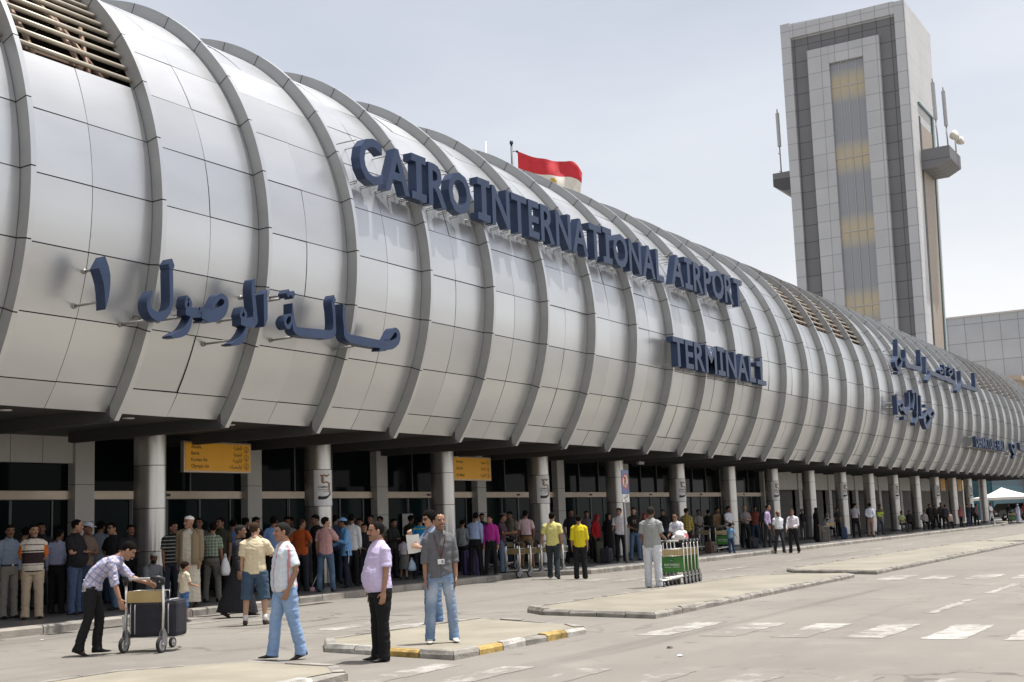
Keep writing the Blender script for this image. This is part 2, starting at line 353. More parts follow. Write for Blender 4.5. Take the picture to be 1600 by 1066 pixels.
# pavement in front of the doors with its kerb
kerb_line = [(-40, 18.75), (14.3, 18.9), (19, 19.1), (26, 19.45), (31.8, 19.6), (32.6, 20.2), (34.1, 18.9), (34.6, 18.15), (42, 17.75), (61, 17.95), (85, 18.2), (104, 18.5), (112, 19.5), (118, 22), (121, 27)]
mb = MB(); inner = [(x, y + .3) for x, y in kerb_line]
far = [(x, max(25.6, y + .5)) for x, y in inner]
for i in range(len(inner) - 1):
    (x0, y0), (x1, y1) = inner[i], inner[i+1]
    k = max(1, int(abs(x1 - x0) / .9))
    for j in range(k):
        ta, tb = j / k, (j + 1) / k
        a0 = (x0 + (x1-x0)*ta, y0 + (y1-y0)*ta); a1 = (x0 + (x1-x0)*tb, y0 + (y1-y0)*tb)
        m_ = 7
        for q in range(m_):
            f = lambda p, s: (p[0], p[1] + (25.6 - p[1]) * s, .146)
            g = .008
            mb.poly([(a0[0]+g, *f(a0, q/m_)[1:]), (a1[0]-g, *f(a1, q/m_)[1:]), (a1[0]-g, f(a1, (q+1)/m_)[1]-2*g, .146), (a0[0]+g, f(a0, (q+1)/m_)[1]-2*g, .146)], 0)
mb.poly([(p[0], p[1], .140) for p in inner] + [(121.5, 27, .14), (121.5, 60, .14), (-40, 60, .14)], 1)
tag(mb.build('pavement', [M_side, M_joint]), kind='structure')
mb = MB(); rr = np.random.default_rng(5)
for i in range(len(kerb_line) - 1):
    a, b = np.array(kerb_line[i]), np.array(kerb_line[i+1]); ia, ib = np.array(inner[i]), np.array(inner[i+1]); L = np.linalg.norm(b - a); k = max(1, int(L / .8))
    for j in range(k):
        t0, t1 = (j + .012) / k, (j + 1 - .012) / k; o0, o1 = a + (b-a)*t0, a + (b-a)*t1; q0, q1 = ia + (ib-ia)*t0, ia + (ib-ia)*t1; w = rr.normal(0, .004, 3)
        nn = np.array([0, 1.]); e0, e1 = o0 + nn*.03, o1 + nn*.03
        vs = [(*o0, -.01), (*o1, -.01), (*o1, .12 + w[0]), (*o0, .12 + w[1]), (*e1, .152 + w[2]), (*e0, .152 + w[2]), (*q1, .152 + w[2]), (*q0, .152 + w[2]), (*q1, .05), (*q0, .05)]
        mb.add(vs, [(0,1,2,3), (3,2,4,5), (5,4,6,7), (7,6,8,9), (0,3,5,7,9), (1,8,6,4,2)], int(rr.random() < .3))
tag(mb.build('kerb', [M_kerb, M_kgrey]), kind='structure')

# ------------------------------------------------------------------ terminal building
TY, TZ, RO, RP = 24.485, 7.838, 6.76, 6.48            # tube axis, arch radius, panel radius
X0, SP, AW = 16.87, 3.0, .115
K0, K1 = -9, 36
JA = [-36.0, -31.0] + [-31 + 10.85 * i for i in range(1, 15)]       # joint angles up the section
def onarc(a, r): a = R_(a); return TY - r * math.cos(a), TZ + r * math.sin(a)
term = empty('terminal_building', (X0, TY, 0), 0, 'long tube shaped silver terminal building clad in curved metal panels with arched ribs', 'airport terminal')
TINV = Matrix.Translation((-X0, -TY, 0))
def tpart(mb, name, mats, parent=term):
    o = mb.build(name, mats, parent)
    if parent is term: o.matrix_parent_inverse = TINV
    return o
LOUV = set([-2, -1, -7, -6] + list(range(13, 17)) + list(range(27, 33)))
def shell(k, louvre):
    mb = MB(); xa, xb = X0 + SP*k + AW + .012, X0 + SP*(k+1) - .012; xm = (xa + xb) / 2; g = .011
    rows = [(JA[i], JA[i+1]) for i in range(len(JA) - 1)]
    for i, (a0, a1) in enumerate(rows):
        if louvre and a0 > 22.5: break
        ga = math.degrees(g / RP)
        for (x0, x1) in ((xa, xm - g*.7), (xm + g*.7, xb)):
            n = 4; vs = []; mi = random.choice((0, 0, 1, 1, 2, 3)); j = random.gauss(0, .003); tw = random.gauss(0, .006); tr = random.gauss(0, .005)
            for q in range(n + 1):
                y, z = onarc(a0 + ga + (a1 - a0 - 2*ga) * q / n, RP + j + tr*(q/n - .5)); y2, z2 = onarc(a0 + ga + (a1 - a0 - 2*ga) * q / n, RP + j + tw + tr*(q/n - .5))
                vs += [(x0, y, z), (x1, y2, z2)]
            mb.add(vs, [(2*q, 2*q+1, 2*q+3, 2*q+2) for q in range(n)], mi, True)
    top = 23.2 if louvre else JA[-1]; n = 26; vs = []
    for q in range(n + 1):
        y, z = onarc(-36 + (top + 36) * q / n, RP - .03); vs += [(xa - .05, y, z), (xb + .05, y, z)]
    mb.add(vs, [(2*q, 2*q+1, 2*q+3, 2*q+2) for q in range(n)], 4, True)
    if not louvre:   # back of the tube down to the roof
        vs = []
        for q in range(13):
            y, z = onarc(JA[-1] + (205 - JA[-1]) * q / 12, RP - .03); vs += [(xa - .05, y, z), (xb + .05, y, z)]
        mb.add(vs, [(2*q, 2*q+1, 2*q+3, 2*q+2) for q in range(12)], 2, True)
    return mb
def louvres(k):
    mb = MB(); xa, xb = X0 + SP*k + AW, X0 + SP*(k+1)
    for i in range(19):
        y, z = onarc(24.9 + i * 2.85, RP - .0); mb.tube([(xa, y, z), (xb, y, z)], .047, 10)
    bk = MB()
    for i in range(6):
        y, z = onarc(96 + i * 6, RP - .05); bk.tube([(xa, y, z), (xb, y, z)], .07, 8)
    br = MB()
    for xx in (xa + .9, xa + 2.0):
        pts = [(xx, *onarc(a, RP - .34)) for a in range(22, 112, 9)]; br.tube(pts, .05, 6)
    for a in (30, 48):
        y, z = onarc(a, RP - .5); br.box((xa, y - .05, z - .05), (xb, y + .05, z + .05))
    y0, z0 = onarc(24, RP - .35); y1, z1 = onarc(42, RP - .35); br.tube([(xb - .75, y0, z0), (xb - .15, y1, z1)], .045, 6); br.tube([(xb - .2, y0, z0), (xb - .8, y1, z1)], .045, 6)
    return mb, bk, br
sa, sb = None, None
def arch():
    """one raised arch: sheet metal box following the section, with its joints"""
    mb = MB(); ends = [-36.0] + JA[2:] + [JA[-1] + 11.0 * i for i in range(1, 5)]
    for i in range(len(ends) - 1):
        a0, a1 = ends[i], ends[i+1]
        if i == 0: ga0 = 0
        n = 5; gg = math.degrees(.012 / RO); vs = []
        for q in range(n + 1):
            a = a0 + (gg if i else 0) + (a1 - a0 - (gg if i else 0) - gg) * q / n
            for x, r in ((0, RP - .05), (0, RO), (AW, RO), (AW, RP - .05)):
                y, z = onarc(a, r); vs.append((x, y - TY, z))
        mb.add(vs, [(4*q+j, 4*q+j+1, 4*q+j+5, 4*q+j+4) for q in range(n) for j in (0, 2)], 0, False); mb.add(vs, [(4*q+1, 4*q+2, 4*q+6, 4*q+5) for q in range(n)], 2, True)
        if i == 0: mb.add([vs[0], vs[1], vs[2], vs[3]], [(0, 1, 2, 3)], 0)
    vs = []; n = 44
    for q in range(n + 1):
        a = -35.9 + (ends[-1] + 35.8) * q / n
        for x, r in ((.01, RP - .06), (.01, RO - .012), (AW - .01, RO - .012), (AW - .01, RP - .06)):
            y, z = onarc(a, r); vs.append((x, y - TY, z))
    mb.add(vs, [(4*q+j, 4*q+j+1, 4*q+j+5, 4*q+j+4) for q in range(n) for j in range(3)], 1)
    return mb
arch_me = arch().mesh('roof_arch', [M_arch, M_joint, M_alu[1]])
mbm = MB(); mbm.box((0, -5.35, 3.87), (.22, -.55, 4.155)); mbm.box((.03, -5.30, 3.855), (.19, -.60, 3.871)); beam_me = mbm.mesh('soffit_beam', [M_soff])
mbm = MB(); mbm.tube([(0, 0, -.015), (0, 0, .0)], .13, 14); mbm.tube([(0, 0, -.022), (0, 0, -.0155)], .095, 14, mi=1)
light_me = mbm.mesh('downlight', [M_white, mat('frosted_lens', (.55, .55, .53), .4)])
def tinst(me, name, loc):
    o = bpy.data.objects.new(name, me); COL.objects.link(o); o.parent = term; o.location = (loc[0] - X0, loc[1] - TY, loc[2]); return o
LV = {}
for k in range(K0, K1):
    lv = k in LOUV
    tpart(shell(k, lv), 'shell_panel', M_alu + [M_joint])
    if lv:
        a, bb, b = louvres(k); tpart(a, 'louvre', M_louv); tpart(bb, 'louvre', M_louv); tpart(b, 'louvre_brace', M_brace)
    tinst(light_me, 'downlight', (X0 + SP*k + 1.6, 20.4, 4.10))
for k in range(K0, K1 + 1):
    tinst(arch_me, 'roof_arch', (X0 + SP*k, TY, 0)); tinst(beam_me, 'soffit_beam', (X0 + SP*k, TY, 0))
XA, XB = X0 + SP*K0, X0 + SP*K1
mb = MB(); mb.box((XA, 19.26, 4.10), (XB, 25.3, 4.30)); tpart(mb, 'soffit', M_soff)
mb = MB(); mb.box((XA, 26.0, 4.3), (XB - 1, 30.9, 9)); tpart(mb, 'roof_core', M_clad)
# back wall of the arcade: glazing, transom, piers, mullions, lintel panels
XW = 112.0
COLX = [20.87 + 6.0 * i for i in range(-7, 17)]
for i, x in enumerate(COLX):
    a, b = x + .582, x + 5.998
    if x > 108: continue
    ys_ = 26.5 if x > 64 else 25.12
    mb = MB(); mb.box((x + .58, ys_, .14), (x + 6.0, ys_ + .18, 4.12)); tpart(mb, 'window_glazing', M_glass)
    mb = MB(); mb.box((x, 25.122, .14), (x + .578, 25.3, 4.12)); tpart(mb, 'wall_core', M_joint)
    if x > 64: continue
    mb = MB(); mb.box((a, 25.00, 2.60), (b, 25.12, 2.80)); mb.box((a, 24.985, 2.585), (b, 25.02, 2.60), 1); tpart(mb, 'transom', [M_trans, M_dsteel])
for i, x in enumerate(COLX):
    if x > 110: continue
    mb = MB(); zz = [.146, 1.15, 2.05, 2.95, 4.1]
    for q in range(len(zz) - 1): mb.box((x + .0, 24.86, zz[q] + .006), (x + .58, 26.49 if x > 64 else 25.12, zz[q+1] - .006), 0)
    mb.box((x + .012, 24.872, .146), (x + .568, 25.12, 4.1), 1); tpart(mb, 'wall_pier', [M_clad, M_joint])
    if x > 64: continue
    # sliding doors below the transom
    mb = MB(); a, b = x + .7, x + 5.5; w = (b - a) / 4
    for q in range(4):
        mb.box((a + w*q + .04, 25.06 - (.02 if q in (1, 2) else 0), .2), (a + w*(q+1) - .04, 25.10, 2.56), 1)
        for xx in (a + w*q, a + w*(q+1) - .045): mb.box((xx, 25.03 - (.02 if q in (1, 2) else 0), .15), (xx + .045, 25.115, 2.58), 0)
    d = tpart(mb, 'sliding_door', [M_dsteel, M_dglass])
    mb = MB(); mb.rbox((x + 3.1, 24.985, 2.70), (.085, .022, .035), bev=.01); tpart(mb, 'door_sensor', M_black)
    for xx in (x + 2.2, x + 3.95): mb = MB(); mb.box((xx, 25.04, 2.80), (xx + .05, 25.12, 4.1)); tpart(mb, 'mullion', M_dsteel)
for i, x in enumerate(COLX):
    if x < 16 or 66 < x < 108:
        zl = 3.46 if x < 16 else 2.98; mb = MB(); mb.box((x + .6, 24.96, zl + .01), (x + 5.99, 25.115, 4.09), 1)
        for q in range(6 if x < 16 else 3):
            n = 6 if x < 16 else 3; a = x + .6 + 5.4*q/n; mb.box((a + .008, 24.93, zl), (a + 5.4/n - .008, 25.119, 4.1))
        tpart(mb, 'lintel_panel', [M_clad, M_joint])
# columns: rounded front, flat flanks running back
def column():
    mb = MB(); r = .275; n = 20; prof = [(r*math.sin(a), -r*math.cos(a)) for a in np.linspace(-math.pi/2, math.pi/2, n)]
    prof = [(-r, .36)] + [(-r, .12)] + prof + [(r, .12)] + [(r, .36)]
    zz = [.146, 1.30, 2.27, 3.25, 4.1]
    for q in range(4):
        vs = [(x, y, z) for z in (zz[q] + .008, zz[q+1] - .008) for x, y in prof]; k = len(prof)
        mb.add(vs, [(i, i+1, k+i+1, k+i) for i in range(k-1)] + [(k-1, 0, k, 2*k-1)], 0, True)
    vs = [(x*.955, y*.955, z) for z in (.146, 4.1) for x, y in prof]; mb.add(vs, [(i, i+1, k+i+1, k+i) for i in range(k-1)] + [(k-1, 0, k, 2*k-1)], 1)
    vs = [(x*1.09, y*1.09, z) for z in (.146, .24) for x, y in prof]; mb.add(vs, [(i, i+1, k+i+1, k+i) for i in range(k-1)] + [tuple(range(k, 2*k))], 2)
    return mb.mesh('column', [M_col, M_joint, M_dsteel])
col_me = column()
for x in COLX: tinst(col_me, 'column', (x, 22.2, 0))
mb = MB(); mb.box((-20, 31.0, 4.3), (XB - 2, 60, 8.6)); mb.box((-20, 31.0, 8.6), (XB - 2, 60.1, 9.0)); tpart(mb, 'roof_slab', M_clad)
mb = MB(); mb.box((XB - .4, 25.5, .14), (XB - .1, 31, 14)); tpart(mb, 'end_wall', M_clad)

# ------------------------------------------------------------------ raised lettering on the tube
def standoffs(mb, x, z, y0):
    dz = z - TZ; ys = TY - math.sqrt(RP*RP - dz*dz)
    mb.tube([(x, y0, z), (x, ys + .02, z)], .022, 6, mi=1); mb.tube([(x, ys - .03, z), (x, ys + .02, z)], .05, 8, mi=1)
SERIF_I = lambda w, h, b: [(0, 0), (w, 0), (w, b), (w/2 + b*.62, b), (w/2 + b*.62, h - b), (w, h - b), (w, h), (0, h), (0, h - b), (w/2 - b*.62, h - b), (w/2 - b*.62, b), (0, b)]
ONE = lambda w, h, b: [(0, 0), (w, 0), (w, b), (w/2 + b*.62, b), (w/2 + b*.62, h), (w/2 - b*.5, h), (w/2 - b*.7, h - b*.75), (0, h - b*1.15), (0, h - b*2.0), (w/2 - b*.62, h - b*2.0), (w/2 - b*.62, b), (0, b)]
def word_sign(root, words, y, h, depth, bold=.020):
    """words: (text, x0, x1, z) each fitted to its run; every letter a part with its stand-off pins"""
    for body, x0, x1, z in words:
        glyph = []; wd = []
        for ch in body:
            if ch in 'I1': wd.append(h * .60); glyph.append(None)
            elif ch == ' ': wd.append(h * .42); glyph.append(' ')
            else:
                v, f = text_mesh(ch, .2, bold); v = v.copy(); v[:, 0] -= v[:, 0].min(); v *= h / .76; wd.append(v[:, 0].max()); glyph.append((v, f))
        gap = h * .10; nat = sum(wd) + gap * (len(body) - 1); k = (x1 - x0) / nat; x = x0
        for ch, g, w in zip(body, glyph, wd):
            w *= k
            if g == ' ': x += w + gap*k; continue
            mb = MB()
            if g is None:
                P = (SERIF_I if ch == 'I' else ONE)(w, h, h * .165); mb.prism([(x + a, y, z + b) for a, b in P], (0, depth, 0))
            else:
                v, f = g; vv = np.stack([x + v[:, 0]*k, y + depth/2 - v[:, 2] / (np.abs(v[:, 2]).max() + 1e-9) * depth/2, z + v[:, 1] - v[:, 1].min()], 1); mb.add(vv, f, 0)
            ltr = mb.build('letter', [M_blue, M_steel]); ltr.parent = root; ltr.matrix_parent_inverse = Matrix.Translation(-root.location)
            pm = MB()
            for fx in (.25, .75):
                for fz in (.06, .93):
                    zz = z + h*fz; dz = zz - TZ; ys = TY - math.sqrt(RP*RP - dz*dz)
                    pm.tube([(x + w*fx, y + depth, zz), (x + w*fx, ys + .02, zz)], .015, 6)
                    if fz < .5: pm.tube([(x + w*fx, y + depth + .02, zz), (x + w*fx, y + depth + .02, zz - .05), (x + w*fx, ys, zz - .06)], .012, 5)
            p = pm.build('standoff_pin', M_pin, ltr)
            x += w + gap * k
YL = 17.8
lx = lambda u, v, y=YL: PY(u, v, y)[0]
sg = empty('sign_lettering', (lx(562, 250), YL, 9.8), 0, 'long row of big blue capital letters high on the silver tube under the flag', 'sign lettering')
word_sign(sg, [('CAIRO', lx(561.7, 250), lx(735.5, 300), 9.78), ('INTERNATIONAL', lx(747, 320), lx(1037, 420), 9.83), ('AIRPORT', lx(1049, 420), lx(1160, 458), 9.90)], YL, 1.17, .26)
sg = empty('sign_lettering', (40.4, 17.5, 6.83), 0, 'short row of blue capitals with a numeral one, below the long row of letters', 'sign lettering')
word_sign(sg, [('TERMINAL', lx(1052, 545, 17.5), lx(1181, 590, 17.5), 6.83), ('1', lx(1183, 580, 17.5), lx(1196.5, 580, 17.5), 6.80)], 17.5, 1.08, .26)
sg = empty('sign_lettering', (90.6, 17.4, 5.6), 0, 'small row of dark blue capitals low on the far end of the tube', 'sign lettering')
word_sign(sg, [('DEPARTURE HALL', lx(1525, 690, 17.4), lx(1571, 698, 17.4), 5.60)], 17.4, .76, .22)

def script_sign(root, y, depth, frame, letters, pins, wk=.47):
    """Arabic lettering drawn as brush strokes; frame turns a survey point into (x, z) on the sign's plane"""
    n = 0
    for L in letters:
        mb = MB()
        for s in L:
            closed = s[0] == 'o'; poly = s[0] == 'p'; pts = [q for q in s if not isinstance(q, str)]
            yy = y - .0025 * (n % 5); n += 1
            if poly:
                P = cr([frame(*q[:2]) for q in pts] , 1); mb.prism([(q[0], yy, q[1]) for q in P], (0, depth + .0025*(n % 5), 0))
            else:
                stroke3(mb, [(*frame(q[0], q[1]), q[2]*wk) for q in pts], yy, depth + .0025 * (n % 5), 0, 5, closed)
        o = mb.build('letter', [M_blue]); o.parent = root; o.matrix_parent_inverse = Matrix.Translation(-root.location)
        pm = MB(); vs = np.array(mb.v)
        for q in ((.3, .15), (.6, .8)):
            xx = vs[:, 0].min() + (vs[:, 0].max() - vs[:, 0].min())*q[0]; near = vs[np.argsort(abs(vs[:, 0] - xx))[:12]]; zz = near[:, 2].min()*(1-q[1]) + near[:, 2].max()*q[1]
            i = np.argmin((vs[:, 0] - xx)**2 + (vs[:, 2] - zz)**2); xx, zz = vs[i, 0], vs[i, 2]
            dz = zz - TZ; ys = TY - math.sqrt(max(1, RP*RP - dz*dz)); pm.tube([(xx, y + depth - .01, zz), (xx, ys + .02, zz)], .026, 6); pm.tube([(xx, ys - .04, zz), (xx, ys + .02, zz)], .05, 8)
        pm.build('standoff_pin', M_pin, o)
def frame_of(u0, v0, s, y):
    def f(a, b):
        p = PY(u0 + a / s, v0 + b / s, y); return p[0], p[2]
    return f
YA = 17.5
def joinframes(*lst): return lst
f1, f2, f3, f4 = frame_of(120, 380, 6.6625, YA), frame_of(210, 390, 6.6625, YA), frame_of(320, 420, 7.6125, YA), frame_of(430, 440, 7.619, YA)
sg = empty('sign_lettering', (15, YA, 5.6), 0, 'large blue Arabic script at the lower left of the tube, nearest the camera', 'sign lettering')
script_sign(sg, YA, .24, f1, [
    [('p', (296, 135), (335, 245), (352, 345), (350, 430), (336, 560), (300, 690), (297, 600), (292, 510), (280, 420), (258, 335), (230, 258))],
    [('s', (985, 190, .10), (983, 300, .19), (985, 450, .19), (985, 620, .17), (955, 715, .2), (880, 765, .36), (800, 740, .34), (752, 665, .22), (755, 580, .15), (790, 495, .03)),
     ('p', (990, 160), (1016, 235), (1000, 285), (960, 260), (955, 215))]], None)
script_sign(sg, YA, .24, f2, [
    [('o', (556, 500, .20), (588, 560, .15), (570, 620, .16), (538, 585, .13)), ('s', (535, 640, .30), (610, 655, .42), (690, 655, .40), (705, 640, .42)),
     ('s', (592, 690, .06), (575, 770, .20), (530, 850, .28), (450, 890, .25), (385, 905, .08)), ('s', (700, 600, .16), (705, 655, .40)),
     ('s', (700, 670, .40), (800, 690, .55), (900, 655, .50), (948, 590, .28), (950, 520, .24), (895, 485, .22), (845, 545, .14), (800, 625, .05)), ('p', (705, 735), (770, 735), (770, 755), (705, 755))]], None)
script_sign(sg, YA, .24, f3, [
    [('o', (455, 470, .15), (490, 540, .14), (470, 590, .12), (430, 560, .12)), ('s', (430, 625, .30), (520, 640, .42), (590, 620, .40), (600, 560, .26), (590, 420, .22), (575, 260, .22), (585, 150, .16), (597, 120, .03)),
     ('s', (495, 690, .06), (475, 780, .22), (420, 860, .26), (345, 895, .14), (300, 895, .04))],
    [('p', (738, 250), (745, 400), (745, 600), (712, 690), (705, 690), (700, 500), (698, 300))],
    [('p', (995, 243), (1018, 300), (990, 345), (965, 290)), ('p', (1058, 262), (1078, 300), (1055, 355), (1028, 310))]], None)
script_sign(sg, YA, .24, f4, [
    [('s', (206, 258, .05), (212, 380, .12), (222, 480, .18), (250, 575, .35), (350, 605, .42), (520, 620, .42), (650, 632, .40), (700, 600, .30), (707, 500, .18), (700, 350, .20), (690, 240, .22), (700, 165, .05)),
     ('o', (188, 390, .10), (198, 470, .12), (160, 545, .18), (118, 490, .14), (140, 420, .10)), ('p', (698, 160), (722, 225), (700, 260), (678, 225))],
    [('s', (812, 265, .08), (815, 400, .18), (828, 540, .18), (860, 660, .36), (1000, 700, .42), (1150, 730, .42), (1245, 745, .42), (1280, 750, .45), (1380, 755, .45), (1455, 705, .34), (1465, 620, .28), (1425, 575, .22), (1380, 640, .16), (1340, 700, .10)),
     ('p', (1240, 800), (1320, 800), (1320, 826), (1240, 826))]], None)
YF = 17.75
f5 = frame_of(1380, 520, 6.6625, YF)
sg = empty('sign_lettering', (72, YF, 9.6), 0, 'upper line of dark Arabic script far along the tube, above a shorter line', 'sign lettering')
W_ = .42
script_sign(sg, YF, .26, f5, [
    [('s', (150, 72, W_), (152, 170, W_), (155, 262, W_)), ('o', (165, 232, .34), (196, 300, .36), (165, 380, .4), (128, 310, .34)), ('p', (150, 405), (185, 405), (185, 432), (150, 432))],
    [('s', (232, 178, .5), (236, 260, .5), (238, 330, .6), (300, 352, .55), (392, 372, .6), (392, 300, .5), (385, 180, .5))],
    [('s', (445, 255, .5), (446, 330, .5), (447, 420, .5))],
    [('s', (490, 398, .4), (486, 460, .5), (462, 505, .4)), ('s', (495, 415, .5), (560, 440, .55), (640, 472, .6), (642, 400, .45), (632, 330, .45)), ('o', (608, 370, .3), (628, 400, .3), (605, 420, .3), (590, 395, .3))],
    [('s', (645, 478, .5), (700, 500, .55), (752, 515, .55), (748, 440, .45), (738, 370, .45)), ('o', (706, 375, .3), (726, 410, .3), (702, 440, .34), (685, 405, .3)), ('p', (680, 350), (715, 350), (715, 368), (680, 368))],
    [('s', (806, 400, .5), (812, 500, .5), (802, 580, .5), (770, 612, .4)), ('s', (818, 545, .5), (900, 570, .6), (985, 598, .55)), ('s', (952, 420, .5), (958, 500, .5), (962, 570, .5))]], None)
f6 = frame_of(1380, 520, 6.6625, 17.45)
sg = empty('sign_lettering', (70, 17.45, 6.6), 0, 'shorter lower line of dark Arabic script far along the tube', 'sign lettering')
script_sign(sg, 17.45, .26, f6, [
    [('s', (142, 650, .5), (150, 750, .5), (156, 852, .5))],
    [('o', (196, 715, .3), (214, 760, .34), (190, 800, .34), (172, 760, .3)), ('s', (205, 790, .4), (240, 832, .5), (272, 800, .5), (275, 700, .45), (268, 620, .4)), ('p', (215, 872), (245, 872), (245, 908), (215, 908))],
    [('s', (345, 600, .5), (352, 720, .5), (356, 840, .5)), ('s', (318, 610, .4), (322, 700, .4), (312, 795, .4)), ('s', (300, 612, .4), (350, 605, .4)), ('s', (350, 820, .45), (356, 890, .5), (330, 950, .4))],
    [('s', (388, 655, .5), (394, 760, .5), (398, 862, .5))],
    [('o', (460, 825, .45), (494, 895, .5), (458, 985, .5), (425, 900, .45)), ('o', (515, 800, .35), (535, 840, .35), (515, 885, .35), (490, 845, .35)), ('p', (440, 745), (475, 745), (475, 778), (440, 778))]], None)
f7 = frame_of(1500, 660, 15.23, 17.4)
sg = empty('sign_lettering', (104, 17.4, 5.6), 0, 'dark Arabic script at the far right edge, beside the small row of capitals', 'sign lettering')
script_sign(sg, 17.4, .24, f7, [
    [('s', (1225, 500, .5), (1240, 620, .5), (1290, 720, .6), (1310, 790, .5), (1270, 835, .4)), ('s', (1290, 500, .5), (1310, 600, .5), (1300, 690, .5))],
    [('s', (1420, 480, .5), (1440, 600, .6), (1500, 640, .6), (1640, 700, .6)), ('s', (1620, 520, .5), (1640, 700, .5)), ('o', (1740, 620, .5), (1790, 690, .5), (1730, 740, .5), (1690, 680, .5))]], None)

# ------------------------------------------------------------------ control tower and buildings behind
def tile_mat(name, col, w, h, ax='yz', rough=.6, joint=.35, jw=.012, var=.06, metal=0.0):
    M = bpy.data.materials.new(name); M.use_nodes = True; t = M.node_tree; b = t.nodes['Principled BSDF']; b.inputs['Roughness'].default_value = rough; b.inputs['Metallic'].default_value = metal
    c = t.nodes.new('ShaderNodeTexCoord'); s = t.nodes.new('ShaderNodeSeparateXYZ'); k = t.nodes.new('ShaderNodeCombineXYZ')
    t.links.new(c.outputs['Object'], s.inputs[0]); t.links.new(s.outputs[ax[0].upper()], k.inputs[0]); t.links.new(s.outputs[ax[1].upper()], k.inputs[1])
    br = t.nodes.new('ShaderNodeTexBrick'); br.offset = 0; br.inputs['Scale'].default_value = 1; br.inputs['Brick Width'].default_value = w; br.inputs['Row Height'].default_value = h
    br.inputs['Mortar Size'].default_value = jw; br.inputs['Mortar Smooth'].default_value = 0; br.inputs['Bias'].default_value = 0
    br.inputs['Color1'].default_value = tuple(x*(1-var) for x in col) + (1,); br.inputs['Color2'].default_value = tuple(min(1, x*(1+var)) for x in col) + (1,); br.inputs['Mortar'].default_value = tuple(x*joint for x in col) + (1,)
    t.links.new(k.outputs[0], br.inputs['Vector'])
    n = t.nodes.new('ShaderNodeTexNoise'); n.inputs['Scale'].default_value = .25; n.inputs['Detail'].default_value = 5; t.links.new(c.outputs['Object'], n.inputs['Vector'])
    mr = t.nodes.new('ShaderNodeMapRange'); mr.inputs['To Min'].default_value = .86; mr.inputs['To Max'].default_value = 1.1; t.links.new(n.outputs['Fac'], mr.inputs[0])
    mm = t.nodes.new('ShaderNodeMixRGB'); mm.blend_type = 'MULTIPLY'; mm.inputs[0].default_value = 1; t.links.new(br.outputs['Color'], mm.inputs[1]); t.links.new(mr.outputs[0], mm.inputs[2])
    t.links.new(mm.outputs[0], b.inputs['Base Color']); return M
T_lf = tile_mat('tower_pale_tile', (.47, .475, .485), 1.9, 2.35, 'yz', jw=.05, joint=.62, var=.04)
T_ls = tile_mat('tower_pale_tile_flank', (.58, .58, .575), 1.55, 2.35, 'xz', jw=.035, joint=.78, var=.03)
T_df = tile_mat('tower_dark_tile', (.165, .165, .17), 1.9, 2.35, 'yz', jw=.06, joint=.45)
T_ds = tile_mat('tower_dark_tile_flank', (.165, .165, .17), 1.55, 2.35, 'xz', jw=.06, joint=.45)
tb = np.array([[163.6, 52.45], [162.8, 36.0], [173.9, 36.0], [175.5, 52.45]]); tt_ = np.array([[166.2, 53.1], [166.2, 36.0], [180.9, 36.0], [180.9, 53.1]])
def tcor(i, z): return tb[i] + (tt_[i] - tb[i]) * ((z - 21.8) / 47.2)
ztop = lambda s: 69.4 - .7 * s
tower = empty('control_tower', (166, 44, 0), 0, 'tall square control tower with a dark stone frame, standing behind the silver tube', 'control tower')
def wpart(mb, name, mats):
    o = mb.build(name, mats, tower); o.matrix_parent_inverse = Matrix.Translation((-166, -44, 0)); return o
def face(i, j, s, z, off=0.0):
    a, b = tcor(i, z), tcor(j, z); d = _n(b - a); n_ = np.array([d[1], -d[0]]); c = (tcor(0, z) + tcor(2, z)) / 2
    p = a + (b - a) * s
    if n_ @ (p - c) < 0: n_ = -n_
    p = p + n_ * off; return (p[0], p[1], z)
def fpanel(mb, i, j, s0, s1, z0, z1, off, back, mi):
    """a slab standing off the face by off, its sides running back to the face"""
    A = [face(i, j, s0, z0, off), face(i, j, s1, z0, off), face(i, j, s1, z1, off), face(i, j, s0, z1, off)]
    B = [face(i, j, s0, z0, back), face(i, j, s1, z0, back), face(i, j, s1, z1, back), face(i, j, s0, z1, back)]
    mb.add(A + B, [(0,1,2,3), (0,4,5,1), (1,5,6,2), (2,6,7,3), (3,7,4,0)], mi)
mb = MB(); zs = [0, 20, 40, 60, 66.9]
for q in range(4):     # core, front of it dark
    vs = [(*tcor(i, z), z) for z in (zs[q], zs[q+1]) for i in range(4)]
    mb.add(vs, [(0,1,5,4)], 2); mb.add(vs, [(1,2,6,5)], 1); mb.add(vs, [(2,3,7,6), (3,0,4,7)], 1)
vs = [(*tcor(i, 66.9), 66.9) for i in range(4)] + [(*tcor(i, 69), 69.4 if i in (0, 3) else 68.8) for i in range(4)]
mb.add(vs, [(1,2,6,5)], 1); mb.add(vs, [(2,3,7,6), (3,0,4,7), (4,5,6,7)], 1); mb.add(vs, [(0,1,5,4)], 0)
wpart(mb, 'shaft', [T_lf, T_ls, T_df])
mb = MB()
fpanel(mb, 0, 1, 0, .08, 0, 69.35, .45, 0, 0); fpanel(mb, 0, 1, .92, 1, 0, 68.78, .45, 0, 0); fpanel(mb, 0, 1, .081, .919, 67.1, 68.9, .45, 0, 0)
wpart(mb, 'outer_frame', [T_lf])
mb = MB()
fpanel(mb, 0, 1, .21, .385, 0, 64.6, .6, 0, 0); fpanel(mb, 0, 1, .66, .79, 0, 64.6, .6, 0, 0); fpanel(mb, 0, 1, .386, .659, 62.1, 64.59, .6, 0, 0)
wpart(mb, 'inner_frame', [T_lf])
